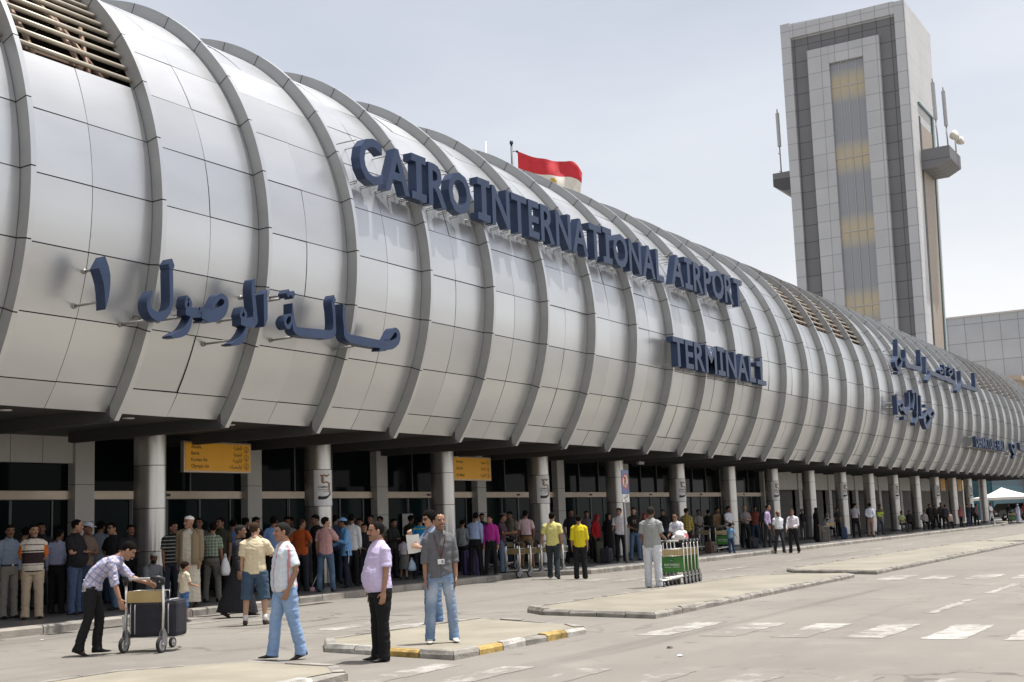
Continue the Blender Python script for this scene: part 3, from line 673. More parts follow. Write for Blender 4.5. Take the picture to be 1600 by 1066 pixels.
def strip_mat():
    M = bpy.data.materials.new('tower_window_sheet'); M.use_nodes = True; t = M.node_tree; b = t.nodes['Principled BSDF']; b.inputs['Roughness'].default_value = .32; b.inputs['Metallic'].default_value = .25
    c = t.nodes.new('ShaderNodeTexCoord'); s = t.nodes.new('ShaderNodeSeparateXYZ'); t.links.new(c.outputs['Object'], s.inputs[0])
    a = t.nodes.new('ShaderNodeMath'); a.operation = 'MULTIPLY_ADD'; a.inputs[1].default_value = 2*math.pi/10.2; a.inputs[2].default_value = -2*math.pi*(58.6/10.2); t.links.new(s.outputs['Z'], a.inputs[0])
    co_ = t.nodes.new('ShaderNodeMath'); co_.operation = 'COSINE'; t.links.new(a.outputs[0], co_.inputs[0])
    r = t.nodes.new('ShaderNodeValToRGB'); e = r.color_ramp.elements; e[0].position = .0; e[0].color = (.29, .295, .31, 1); e[1].position = 1.0; e[1].color = (.48, .40, .265, 1)  # bronze reflections in the strip, painted into the base colour as soft gold bands
    q = e.new(.42); q.color = (.37, .345, .30, 1)
    t.links.new(co_.outputs[0], r.inputs[0]); t.links.new(r.outputs[0], b.inputs['Base Color']); return M
mb = MB(); fpanel(mb, 0, 1, .386, .659, 0, 62.09, .12, 0, 0); wpart(mb, 'window_strip', strip_mat())
mb = MB()
for s in (.455, .522, .59): fpanel(mb, 0, 1, s - .002, s + .002, 0, 62.05, .2, .12, 0)
for z in np.arange(7.6, 62, 10.2): fpanel(mb, 0, 1, .386, .659, z - .07, z + .07, .2, .12, 0)
wpart(mb, 'window_bar', mat('tower_bar', (.45, .44, .42), .5))
mb = MB(); fpanel(mb, 1, 2, .27, .33, 0, 53.5, .05, 0, 0); fpanel(mb, 1, 2, .80, .86, 0, 55.0, .25, 0, 2); fpanel(mb, 1, 2, .26, .86, 55.1, 55.4, .25, 0, 2); fpanel(mb, 1, 2, .331, .80, 0, 52.6, .08, 0, 1)
wpart(mb, 'side_slot', [M_black, mat('tower_beige', (.38, .32, .26), .6, var=.08), mat('tower_green_trim', (.10, .16, .16), .4)])
def balcony(i, j, s0, s1, z0, z1, out):
    mb = MB(); A = [face(i, j, s, z, o) for z, o0 in ((z0, out*.55), (z0 + .9, out), (z1, out)) for s, o in ((s0, 0), (s1, 0), (s1, o0), (s0, o0))]
    mb.add(A, [(0,1,2,3), (8,9,10,11)] + [(4*q + a, 4*q + (a+1) % 4, 4*q + 4 + (a+1) % 4, 4*q + 4 + a) for q in (0, 1) for a in range(4)], 0)
    return mb
b1 = wpart(balcony(1, 2, .26, .78, 45.9, 48.6, 3.7), 'balcony', T_ds)
b2 = wpart(balcony(3, 0, .25, .82, 46.0, 48.8, 3.4), 'balcony', T_ds)
def antenna(p, h, par):
    mb = MB(); x, y, z = p; mb.tube([(x, y, z), (x, y, z + h*.42)], .10, 8, 0); mb.tube([(x, y, z + h*.42), (x, y, z + h*.93)], .26, 10, 1, smooth=False); mb.tube([(x, y, z + h*.93), (x, y, z + h)], .09, 6, 0)
    mb.tube([(x, y, z + .3), (x - .8, y, z + .3)], .05, 5, 0); mb.tube([(x, y, z + h*.3), (x - .8, y, z + h*.3)], .05, 5, 0)
    return wpart(mb, 'antenna', [mat('antenna_rod', (.3, .3, .31), .5), mat('antenna_grey', (.42, .42, .43), .6)])
z_ = 48.6
antenna((169.6, 34.0, z_), 10.0, b1); antenna((173.0, 33.4, z_), 9.6, b1); antenna((168.6, 55.3, 48.8), 9.6, b2)
mb = MB(); mb.tube([(172.4, 32.3, z_), (172.4, 32.3, z_ + 3.0)], .10, 8)
for (dx, dy, zz, r, yy) in ((0, .6, 2.2, .65, -.9), (1.4, .2, 1.8, .55, -2.2)):
    a = np.array([172.4 + dx, 32.3 + dy, z_ + zz]); d = _n([-.35, yy, .15]); mb.tube([a, a + d*.25, a + d*.6, a + d*.95], [.2, r*.75, r, r*1.02], 14, 1, cap=True); mb.tube([(172.4, 32.3, z_ + zz), a], .08, 6)
wpart(mb, 'dish_antenna', [M_steel, mat('dish_cream', (.62, .58, .50), .5)])

T_rear = tile_mat('rear_wall_panel', (.43, .455, .49), 2.75, 3.1, 'yz', rough=.45, jw=.05, joint=.5, var=.04)
rear = empty('office_building', (214, 25, 0), 0, 'pale square panelled block with a flat roof at the right, behind the tower', 'building')
mb = MB()
mb.box((214, -8, 0), (260, 48, 32.2)); o = mb.build('wall', T_rear, rear); o.matrix_parent_inverse = Matrix.Translation((-214, -25, 0))
mb = MB(); mb.box((213.8, -8.2, 32.2), (260.2, 48.2, 32.45)); o = mb.build('roof_edge', M_clad, rear); o.matrix_parent_inverse = Matrix.Translation((-214, -25, 0))
low = empty('annex_building', (196, 36, 0), 0, 'low beige annex roof just above the tube, in front of the panelled block', 'building')
mb = MB(); mb.box((196, 31, 0), (211, 45, 19.6)); o = mb.build('wall', tile_mat('annex_beige', (.46, .37, .29), 3.2, 2.6, 'yz', jw=.04, joint=.7), low); o.matrix_parent_inverse = Matrix.Translation((-196, -36, 0))
mb = MB(); mb.box((195.4, 30.4, 19.6), (211.5, 45.5, 20.2)); o = mb.build('roof_edge', mat('annex_trim', (.50, .42, .34), .7), low); o.matrix_parent_inverse = Matrix.Translation((-196, -36, 0))

# seen under the far end of the tube
def block(name, label, px0, px1, X, z1, depth, m, cat='building', win=None):
    y1 = PX(px0, 780, X)[1]; y0 = PX(px1, 780, X)[1]; e = empty(name, (X, (y0 + y1)/2, 0), 0, label, cat); inv = Matrix.Translation((-X, -(y0 + y1)/2, 0))
    mb = MB(); mb.box((X, y0, 0), (X + depth, y1, z1)); o = mb.build('wall', m, e); o.matrix_parent_inverse = inv
    mb = MB(); mb.box((X - .2, y0 - .2, z1), (X + depth, y1 + .2, z1 + .3)); o = mb.build('roof_edge', M_clad, e); o.matrix_parent_inverse = inv
    if win:
        for (ya, za, w, h) in win:
            mb = MB(); mb.box((X - .08, y0 + ya, za), (X - .002, y0 + ya + w, za + h)); o = mb.build('window', [mat('far_window', (.5, .48, .44), .3)], e); o.matrix_parent_inverse = inv  # small windows in a pale colour
    return e
block('glass_hall', 'small blue glazed hall seen past the last columns of the arcade', 1508, 1552, 150, 7.4, 20, tile_mat('blue_curtain_wall', (.035, .11, .14), 1.2, 1.3, 'yz', rough=.15, jw=.05, joint=.5, var=.3))
block('brick_building', 'brown building at the far right edge with two small lit openings', 1548, 1680, 190, 6.3, 20, mat('brown_render', (.16, .105, .075), .85, var=.1, scale=.5), win=[(17.5, 4.4, .7, .5), (18.9, 4.5, .7, .5)])
block('grey_building', 'grey blue building far behind the brown one at the right edge', 1545, 1700, 260, 11.0, 20, mat('grey_render', (.24, .25, .27), .8, var=.1, scale=.3))
# tent canopy
Xc = 132.0; pk = PX(1557, 760, Xc); w0 = PX(1516, 779, Xc); w1 = PX(1612, 776, Xc - 2)
tent = empty('tent_canopy', (Xc, pk[1], 0), 0, 'white peaked tent canopy at the far end of the arcade', 'canopy')
mb = MB(); zc = w0[2]; y0, y1 = w1[1], w0[1]; cx_ = Xc + 4; ring = [(Xc, y0, zc), (Xc + 9, y0, zc), (Xc + 9, y1, zc), (Xc, y1, zc)]; apex = (Xc + 2.5, pk[1], pk[2] - .1)
n = 6
for i in range(4):
    a, b = np.array(ring[i]), np.array(ring[(i+1) % 4]); A = np.array(apex)
    for q in range(n):
        f = lambda t: (lambda s: (1 - s) * 1.0)(t)
        p = [a + (A - a)*t - np.array([0, 0, .22*math.sin(math.pi*t)]) for t in (q/n, (q+1)/n)]; r_ = [b + (A - b)*t - np.array([0, 0, .22*math.sin(math.pi*t)]) for t in (q/n, (q+1)/n)]
        mb.add([p[0], r_[0], r_[1], p[1]], [(0, 1, 2, 3)], 0, True)
    mb.add([a, b, b - np.array([0, 0, .25]), a - np.array([0, 0, .25])], [(0, 1, 2, 3)])
inv = Matrix.Translation((-Xc, -pk[1], 0)); o = mb.build('canopy', mat('tent_fabric', (.80, .78, .74), .8, var=.03), tent); o.matrix_parent_inverse = inv
for p in ring:
    mb = MB(); mb.tube([(p[0], p[1], 0), (p[0], p[1], zc)], .07, 8); o = mb.build('pole', M_steel, tent); o.matrix_parent_inverse = inv

# ------------------------------------------------------------------ vehicles at the far end
def car(name, label, cat, loc, rz, prof, wid, paint, glass_rows, suv=False):
    """prof: side outline (x, z) of body; cabin from belt line up; windows set in"""
    e = empty(name, loc, rz, label, cat)
    mb = MB(); P = prof; n = len(P)
    def sec(y, k): return [(x, y, z) for x, z in k]
    belt = .95 if not suv else 1.05
    rows = []
    for y, inset in ((-wid/2, 0), (-wid/2 + .10, .0), (wid/2 - .10, .0), (wid/2, 0)):
        rows.append([(x, y * (1 - .16 * max(0, z - belt) / .7), z if abs(y) < wid/2 - .01 else z - .02) for x, z in P])
    vs = [p for r in rows for p in r]
    fs = [(q*n + i, q*n + (i+1) % n, (q+1)*n + (i+1) % n, (q+1)*n + i) for q in range(3) for i in range(n)] + [tuple(range(n)), tuple(range(3*n, 4*n))]
    mb.add(vs, fs, 0, False); mb.build('body', paint, e)
    for side in (-1, 1):
        for row in glass_rows:
            mb = MB(); mb.add([(x, side * (wid/2 * (1 - .16 * max(0, z - belt)/.7) + .012), z) for x, z in row], [tuple(range(len(row)))]); mb.build('window', M_glass, e)
    xs = [p[0] for p in P]; L = max(xs) - min(xs)
    for x in (min(xs) + L*.19, max(xs) - L*.19):
        for s in (-1, 1):
            mb = MB(); y = s * (wid/2 - .08); mb.tube([(x, y - .11, .34), (x, y + .11, .34)], .34, 20, 0); w = mb.build('wheel', M_rub, e)
            mb = MB(); mb.tube([(x, y - .12, .34), (x, y + .12, .34)], .2, 14, 0); mb.build('rim', M_steel, w)
    for s in (-1, 1):
        mb = MB(); mb.rbox((max(xs) - .03, s * (wid/2 - .28), .72), (.05, .16, .09), bev=.03); mb.build('headlight', M_white, e)
        mb = MB(); mb.rbox((min(xs) + .03, s * (wid/2 - .2), .8), (.05, .12, .12), bev=.03); mb.build('tail_light', mat('red_lens', (.3, .02, .02), .3), e)
    return e
suv = [(-2.3, .35), (2.3, .35), (2.35, .75), (2.2, 1.0), (1.15, 1.12), (.55, 1.72), (-1.9, 1.76), (-2.25, 1.1), (-2.35, .8)]
sg_ = [[(.95, 1.14), (.5, 1.62), (-.35, 1.64), (-.35, 1.14)], [(-.45, 1.14), (-.45, 1.64), (-1.75, 1.66), (-2.05, 1.14)]]
p = G(1566, 814); car('parked_car', 'dark off road vehicle parked under the white tent canopy', 'car', (p[0] + 3, p[1], 0), R_(150), suv, 1.85, mat('car_black', (.012, .013, .015), .25, var=.1), sg_, True)
van = [(-2.4, .35), (2.3, .35), (2.35, .8), (2.0, 1.1), (1.5, 1.2), (.9, 1.85), (-2.3, 1.9), (-2.4, 1.0)]
p = G(1592, 806); car('parked_van', 'white van behind the dark off road vehicle at the right edge', 'van', (p[0] + 8, p[1], 0), R_(110), van, 1.9, mat('car_white', (.62, .58, .52), .35, var=.05), [[(1.25, 1.22), (.85, 1.75), (.1, 1.78), (.1, 1.22)]])

# ------------------------------------------------------------------ flag
fp = PY(800, 250, 28); FX, FY = fp[0], 28.0
flag = empty('flagpole', (FX, FY, 13.2), 0, 'dark flagpole standing on top of the silver tube', 'flagpole')
mb = MB(); mb.tube([(0, 0, 0), (0, 0, 5.35)], [.06, .045], 10); mb.tube([(0, 0, 5.35), (0, 0, 5.5)], [.09, .07], 10); mb.build('pole', M_black, flag)
mb = MB(); mb.tube([(.03, -.05, 5.0), (.12, -.18, 5.02)], .02, 6); mb.ell((.14, -.2, 5.0), (.06, .06, .06), 8, 6); mb.build('pulley', M_black, flag)
mb = MB(); mb.tube([(.14, -.2, 5.0), (.15, -.23, 2.6)], .008, 4); mb.build('halyard', M_white, flag)
def flag_mesh():
    d = np.array([.53, -.85]); nrm = np.array([.85, .53]); L = 2.85; H = 1.75; NU, NV = 44, 27; vs = []; mi = []
    top = cr([(0, 0), (.25, -.26), (.5, -.40), (.72, -.50), (.84, -.60), (.93, -.88), (1, -1.22)], 8); hh = cr([(0, 1), (.3, .95), (.6, 1.0), (.85, .92), (1, .66)], 8)
    for i in range(NU + 1):
        u = i / NU; zt = np.interp(u, top[:, 0], top[:, 1]); h = H * np.interp(u, hh[:, 0], hh[:, 1])
        for j in range(NV + 1):
            v = j / NV; w = .34*math.sin(5.2*u + 2.2*v - .6)*u**.7 + .12*math.sin(13*u - 5*v)*u + .05*math.sin(26*u + 9*v)*u
            q = d * L * (u - .05*u*v) + nrm * w; vs.append((FX + .14 + q[0], FY - .22 + q[1], 13.2 + 5.0 + zt - h*v - .05*math.sin(11*u)*u))
    fs = [(i*(NV+1)+j, (i+1)*(NV+1)+j, (i+1)*(NV+1)+j+1, i*(NV+1)+j+1) for i in range(NU) for j in range(NV)]
    mb = MB(); 
    for k, f in enumerate(fs):
        j = k % NV; i = k // NV; m_ = 0 if j < 12 else 1 if j < 22 else 2
        if m_ == 1 and abs((i - 24)/2.2)**2 + abs((j - 16)/3.0)**2 < 1: m_ = 3
        mb.f.append(f); mb.mi.append(m_); mb.sm.append(True)
    mb.v = vs; return mb
o = flag_mesh().build('flag', [mat('flag_red', (.50, .022, .03), .75, var=.1), mat('flag_white', (.66, .62, .54), .8, var=.06), mat('flag_black', (.02, .02, .02), .8), mat('flag_gold', (.45, .29, .04), .7)])
tag(o, 'red and white flag with a gold emblem blowing above the tube', 'flag')
mb = MB(); q = PY(759, 222, 27.5); mb.tube([(q[0], 27.5, 13.4), (q[0], 27.5, q[2])], .02, 6); tag(mb.build('roof_aerial', M_steel), 'thin aerial rod on the tube left of the flagpole', 'aerial')

# ------------------------------------------------------------------ hanging signs
def hang_sign(loc, w, h, rows, arab, label, arrows):
    e = empty('hanging_sign', loc, 0, label, 'sign')
    mb = MB(); mb.rbox((w/2, .06, h/2), (w/2, .06, h/2), bev=.012); mb.build('frame', M_trans, e)
    mb = MB(); mb.box((.045, -.006, .045), (w - .045, .02, h - .045)); mb.build('board', M_yelsign, e)
    mb = MB()
    for x in (.4, w - .4): mb.tube([(x, .06, h), (x, .06, h + .45)], .02, 8)
    mb.build('hanger', M_dsteel, e)
    mb = MB(); n = max(1, len(rows)); dh = (h - .14) / n; ch = .092
    for i, r in enumerate(rows): put_text(mb, r, (.24 if w > 2.2 else .1, -.0085, h - .07 - dh*(i + .68)), (1, 0, 0), (0, 0, 1), ch, bold=.012)
    for i, r in enumerate(arab): put_text(mb, r[::-1], (w - .36, -.0085, h - .07 - dh*(i + .66)), (1, 0, 0), (0, 0, 1), ch*1.05, bold=.01, right=True)
    for i in range(arrows):
        c = np.array([w - .2, h - .07 - (h - .14)*(i + .5)/arrows]); r = .085
        for k in range(20):
            a0, a1 = 2*math.pi*k/20, 2*math.pi*(k+1)/20
            mb.poly([(c[0] + q*math.cos(a), -.0085, c[1] + q*math.sin(a)) for q, a in ((r, a0), (r, a1), (r*.86, a1), (r*.86, a0))])
        mb.poly([(c[0] - .008, -.0085, c[1] + .055), (c[0] + .008, -.0085, c[1] + .055), (c[0] + .008, -.0085, c[1] - .02), (c[0] - .008, -.0085, c[1] - .02)])
        mb.poly([(c[0] - .035, -.0085, c[1] - .012), (c[0] + .035, -.0085, c[1] - .012), (c[0], -.0085, c[1] - .062)])
    mb.build('lettering', M_ink, e); return e
AR = lambda *c: ''.join(chr(x) for x in c)
a1 = AR(0xFE8D, 0xFEDF, 0xFEC4, 0xFEE0, 0xFEF4, 0xFE94); a2 = AR(0xFE8D, 0xFEF3, 0xFE92, 0xFEEE, 0xFEAE, 0xFEF3, 0xFE8E); a3 = AR(0xFE8D, 0xFEDF, 0xFEDC, 0xFEEE, 0xFEAD, 0xFEF3, 0xFE94); a4 = AR(0xFE8D, 0xFEED, 0xFEDF, 0xFEF4, 0xFEE4, 0xFE92, 0xFEF4, 0xFEDA)
ys = 23.0
hang_sign((22.60, ys, 3.17), 2.40, .78, ['Alitalia', 'Iberia', 'Korean Air', 'Olympic Air'], [a1, a2, a3, a4], 'yellow hanging airline sign with four lines of text, nearest the camera', 3)
hang_sign((34.46, ys, 3.08), 2.40, .80, ['   Airways', '   Gulf Air', '   Air Malta'], [a2, a1, a3], 'yellow hanging sign with three lines, partly behind a round column', 3)
for x, y, lab in ((104.2, 23.0, 'small far yellow hanging sign, the nearer of the two at the end of the arcade'), (110.3, 23.0, 'small far yellow hanging sign, the last one before the arcade ends')):
    hang_sign((x, y, 2.9), 1.6, 1.0, [], [], lab, 2)

# ------------------------------------------------------------------ posters wrapped on columns
def poster(xc, label):
    e = empty('poster', (xc, 22.2, 2.278), 0, label, 'poster', 'posters round the columns'); r = .283
    wrap = lambda p: (p[1] * math.sin(p[0] / r), -p[1] * math.cos(p[0] / r), p[2])
    mb = MB(); vs = []; n = 16; a = r * 1.32
    for i in range(n + 1):
        x = -a + 2*a*i/n; vs += [wrap((x, r, 0)), wrap((x, r, .965))]
    mb.add(vs, [(2*i, 2*i+2, 2*i+3, 2*i+1) for i in range(n)], 0, True); mb.build('sheet', mat('poster_white', (.86, .86, .86), .55, var=.03), e)
    U = lambda u, v: (-.13 + (u - 345) / 460 * .50, .965 * (1 - (v - 150) / 795))
    mb = MB(); R2 = r + .003; lay = [0]
    def st(pts, w, mi):
        lay[0] += 1; aa, bb = ribbon([(*U(u, v), w_) for (u, v), w_ in zip(pts, w)], 4); rr_ = R2 + .0004*lay[0]
        for i in range(len(aa) - 1): mb.add([wrap((q[0], rr_, q[1])) for q in (aa[i], aa[i+1], bb[i+1], bb[i])], [(0, 1, 2, 3)], mi)
    st([(290, 262), (350, 285), (400, 262), (440, 288), (500, 280), (545, 240)], [.02, .05, .03, .05, .04, .015], 0)
    st([(350, 290), (345, 350), (355, 420), (400, 450)], [.05, .045, .05, .03], 0); st([(390, 300), (385, 360), (395, 410)], [.02, .02, .02], 0)
    st([(380, 440), (440, 425), (505, 440), (545, 510), (550, 600)], [.03, .035, .04, .035, .03], 0); st([(515, 470), (520, 560), (515, 650)], [.02, .025, .02], 0)
    st([(575, 420), (545, 500)], [.012, .02], 0); st([(560, 600), (560, 690), (500, 730)], [.03, .05, .03], 1)
    st([(245, 760), (330, 772), (430, 765), (520, 730)], [.09, .085, .08, .04], 1)
    fn = lambda p: wrap((p[0], R2 + .006, p[2]))
    put_text(mb, 'CAIRO', (*[U(245, 550)[0], 0], U(245, 550)[1]), (1, 0, 0), (0, 0, 1), .05, bold=.03, mi=1, width=.265, fn=fn)
    put_text(mb, 'International', (U(245, 600)[0], 0, U(245, 600)[1]), (1, 0, 0), (0, 0, 1), .026, bold=.02, mi=1, width=.265, fn=fn)
    put_text(mb, 'Airport', (U(365, 640)[0], 0, U(365, 640)[1]), (1, 0, 0), (0, 0, 1), .026, bold=.02, mi=1, width=.13, fn=fn)
    mb.build('print', [mat('print_brown', (.26, .13, .05), .6, var=.2, scale=20), mat('print_dark', (.03, .028, .03), .6)], e)
    e.rotation_euler = (0, 0, R_(-20)); return e
first = None
PL = ['second column from the left', 'fourth column from the left', 'column above the white T-shirt', 'column beside the two men walking in white shirts', 'column left of the man in grey white', 'column past the reflective vest', 'column near the seated crowd', 'last postered column by the white canopy']
for k, i in enumerate((8, 10, 12, 14, 16, 18, 20, 22)):
    lab = 'white anniversary poster wrapped round the ' + PL[k]
    if first is None: first = poster(COLX[i], lab)
    else:
        c = copy_tree(first); c.location = (COLX[i], 22.2, 2.278); c['label'] = lab

# ------------------------------------------------------------------ no-parking sign
p = G(980, 880, .15); NX, NY = p[0], p[1]
e = empty('parking_sign', (NX, NY, .15), 0, 'blue no parking sign with a red ring on a grey kerbside pole', 'road sign')
mb = MB(); mb.tube([(0, 0, 0), (0, 0, 3.1)], .045, 12); mb.build('pole', mat('pole_grey', (.30, .31, .32), .5, .3), e)
zb = PY(978, 785, NY)[2] - .15; zt = PY(978, 735, NY)[2] - .15; zm = PY(978, 772, NY)[2] - .15; w = .29; th = R_(3)
bd = empty('board', (0, 0, 0), th); bd.parent = e
mb = MB(); mb.rbox((0, -.065, (zm + zt)/2), (w, .012, (zt - zm)/2), bev=.008); pl = mb.build('plate', mat('sign_blue', (.09, .13, .30), .4, var=.05), e, rz=th)
bpy.data.objects.remove(bd)
mb = MB(); c = np.array([0, (zm + zt)/2 + .02]); r = .265
ringp = lambda r0, r1, y, mi: [mb.poly([(c[0] + q*math.cos(a), y, c[1] + q*math.sin(a)) for q, a in ((r0, 2*math.pi*k/28), (r0, 2*math.pi*(k+1)/28), (r1, 2*math.pi*(k+1)/28), (r1, 2*math.pi*k/28))], mi) for k in range(28)]
ringp(r, r*.78, -.0785, 0); ringp(r*.78, 0.001, -.0783, 1)
put_text(mb, 'P', (-.085, -.0805, c[1] - .17), (1, 0, 0), (0, 0, 1), .34, bold=.03, mi=2, width=.17)
d = .16; mb.poly([(-d - .02, -.0815, c[1] + d*1.2 - .02), (-d + .025, -.0815, c[1] + d*1.2 + .03), (d + .02, -.0815, c[1] - d*1.2 + .02), (d - .025, -.0815, c[1] - d*1.2 - .03)], 0)
mb.build('symbol', [mat('sign_red', (.42, .03, .03), .4), mat('sign_cream', (.66, .58, .42), .4), M_ink], e, rz=th)
mb = MB(); mb.rbox((0, -.065, (zb + zm)/2 - .005), (w, .012, (zm - zb)/2 - .005), bev=.006); mb.build('plate', M_white, e, rz=th)
mb = MB(); put_text(mb, AR(0xFEF2, 0xFEE0, 0xFEE7, 0xFE8D), (-.2, -.079, (zb + zm)/2 + .02), (1, 0, 0), (0, 0, 1), .10, bold=.02, width=.36); put_text(mb, AR(0xFE8E, 0xFEE8, 0xFEEB), (-.1, -.079, (zb + zm)/2 - .11), (1, 0, 0), (0, 0, 1), .07, bold=.02, width=.2)
mb.build('lettering', M_ink, e, rz=th)

mb = MB(); q = PY(637, 820, 24.98); mb.rbox((0, 0, 0), (.30, .012, .36), bev=.006); o = mb.build('notice_sheet', mat('notice_grey', (.42, .42, .41), .6)); o.location = (q[0], 24.98, q[2]); tag(o, 'pale notice sheet fixed to the dark glass behind the blue polo shirt', 'notice')
# surveillance camera under the soffit near the sign
p = PY(1000, 727, 21.0); e = empty('security_camera', (p[0], 21.0, 4.1), 0, 'small camera hung from the soffit by the no parking sign', 'camera')
mb = MB(); mb.tube([(0, 0, 0), (0, 0, -.3)], .02, 6); mb.build('bracket', M_dsteel, e); mb = MB(); mb.rbox((.05, 0, -.36), (.22, .06, .06), bev=.02); mb.build('housing', mat('cam_grey', (.3, .3, .3), .5), e)

# ------------------------------------------------------------------ luggage trolleys
M_board = mat('ad_board_tan', (.46, .34, .15), .55, var=.08, scale=6)
M_green = mat('ad_green', (.055, .21, .035), .4, var=.15, scale=2.2)
M_greend = mat('ad_dark_green', (.010, .12, .05), .4, var=.1)
M_alum = mat('trolley_alloy', (.62, .60, .55), .35, .75, var=.08, scale=6)
def wheel(e, x, y, r):
    mb = MB(); a = np.linspace(0, 2*math.pi, 25)
    for k in range(24):
        for (r0, y0), (r1, y1) in (((r*.72, -.022), (r*.93, -.024)), ((r*.93, -.024), (r, -.012)), ((r, -.012), (r, .012)), ((r, .012), (r*.93, .024)), ((r*.93, .024), (r*.72, .022))):
            mb.add([(x + q*math.cos(t), y + yy, r + q*math.sin(t)) for q, yy, t in ((r0, y0, a[k]), (r1, y1, a[k]), (r1, y1, a[k+1]), (r0, y0, a[k+1]))], [(0, 1, 2, 3)], 0, True)
    w = mb.build('wheel', M_rub, e)
    mb = MB(); mb.tube([(x, y - .02, r), (x, y + .02, r)], r*.73, 18, 0, smooth=False); mb.tube([(x, y - .035, r), (x, y + .035, r)], r*.2, 10, 0); mb.build('hub', mat('hub_grey', (.28, .28, .28), .5), w)
def trolley(label, ad=False):
    """trolley pushed along +x; handle at the back, two fork wheels behind, nose wheel in front"""
    e = empty('luggage_trolley', (0, 0, 0), 0, label, 'luggage trolley')
    W2 = .30
    for s in (-1, 1):
        mb = MB(); mb.tube([(-.02, s*W2, .20), (.0, s*W2, .6), (-.02, s*W2, 1.0)], [(.014, .03)]*3, 10, ref=(0, 1, 0)); mb.build('upright', M_alum, e)
        mb = MB(); mb.prism([(-.10, s*W2 - .03, .10), (.06, s*W2 - .03, .10), (.05, s*W2 - .03, .25), (-.01, s*W2 - .03, .33), (-.05, s*W2 - .03, .30)], (0, .012, 0)); mb.prism([(-.10, s*W2 + .018, .10), (.06, s*W2 + .018, .10), (.05, s*W2 + .018, .25), (-.01, s*W2 + .018, .33), (-.05, s*W2 + .018, .30)], (0, .012, 0)); mb.build('fork', mat('fork_grey', (.22, .22, .22), .45, .5), e)
        wheel(e, -.06, s*W2, .115)
        mb = MB(); P = cr([(-.02, s*W2, .21), (.4, s*(W2 - .03), .20), (.78, s*.16, .17), (.90, s*.05, .16), (.92, 0, .16)], 5); mb.tube(list(P), .017, 8); mb.build('base_rail', M_alum, e)
    mb = MB()
    for i in range(6): mb.tube([(.1 + i*.12, -W2 + .03 + i*.018, .205), (.1 + i*.12, W2 - .03 - i*.018, .205)], .008, 6)
    mb.build('deck', M_alum, e)
    wheel(e, .74, .0, .075)
    mb = MB(); mb.tube(list(cr([(-.02, -W2 - .02, 1.0), (-.10, -W2 + .02, 1.035), (-.13, -W2 + .12, 1.04), (-.13, 0, 1.04), (-.13, W2 - .12, 1.04), (-.10, W2 - .02, 1.035), (-.02, W2 + .02, 1.0)], 4)), .019, 10); mb.build('handle', M_alum, e)
    for s in (-1, 1):
        mb = MB(); mb.tube([(-.02, s*W2, .95), (-.03, s*W2, 1.02), (-.10, s*(W2 - .02), 1.045), (-.13, s*(W2 - .13), 1.045)], [.03, .042, .036, .028], 10); mb.build('grip', M_black, e)
    mb = MB(); mb.box((.005, -W2 + .015, .70), (.02, W2 - .015, .86)); mb.build('panel', M_board, e)
    mb = MB(); x0, x1, z0, z1 = .02, .24, .70, .86      # wire basket
    for z in (z0, z1):
        mb.tube([(x0, -W2 + .03, z), (x1, -W2 + .05, z), (x1, W2 - .05, z), (x0, W2 - .03, z)], .006, 5)
    for i in range(9): y = -W2 + .05 + i*(2*W2 - .1)/8; mb.tube([(x1, y, z0), (x1, y, z1)], .004, 4); mb.tube([(x0, y, z0), (x1, y, z0)], .004, 4)
    mb.build('basket', M_alum, e)
    if ad:
        mb = MB(); mb.box((.006, -W2 + .018, .30), (.018, W2 - .018, .66)); b = mb.build('advert', [M_green], e)
        mb = MB()
        for X, s in ((.0195, 1), (.0045, -1)):
            ux = (0, s, 0); o = lambda y, z: (X, s*y, z)
            mb.poly([(X + .0006*s, s*-.055, .54), (X + .0006*s, s*.055, .54), (X + .0006*s, s*.055, .635), (X + .0006*s, s*-.055, .635)], 1)
            for k in range(4):
                y = -.035 + k*.02; z = .575 + .016*math.sin(k*1.3); mb.poly([(X + .0012*s, s*(y - .009), z - .006), (X + .0012*s, s*(y + .009), z + .001), (X + .0012*s, s*(y + .004), z + .016)], 0)
            put_text(mb, 'BNP PARIBAS', (X + .001*s, s*-.19, .465), ux, (0, 0, 1), .048, bold=.02, mi=0, width=.38)
            for k, (a, b_) in enumerate(((-.19, -.02), (.02, .19))): mb.poly([(X + .0008*s, s*a, .425), (X + .0008*s, s*b_, .425), (X + .0008*s, s*b_, .435), (X + .0008*s, s*a, .435)], 0)
        mb.build('print', [M_white, M_greend], b)
    return e
def place(o, x, y, z, rz, label, group=None):
    o.location = (x, y, z); o.rotation_euler = (0, 0, rz); o['label'] = label
    if group: o['group'] = group
    return o
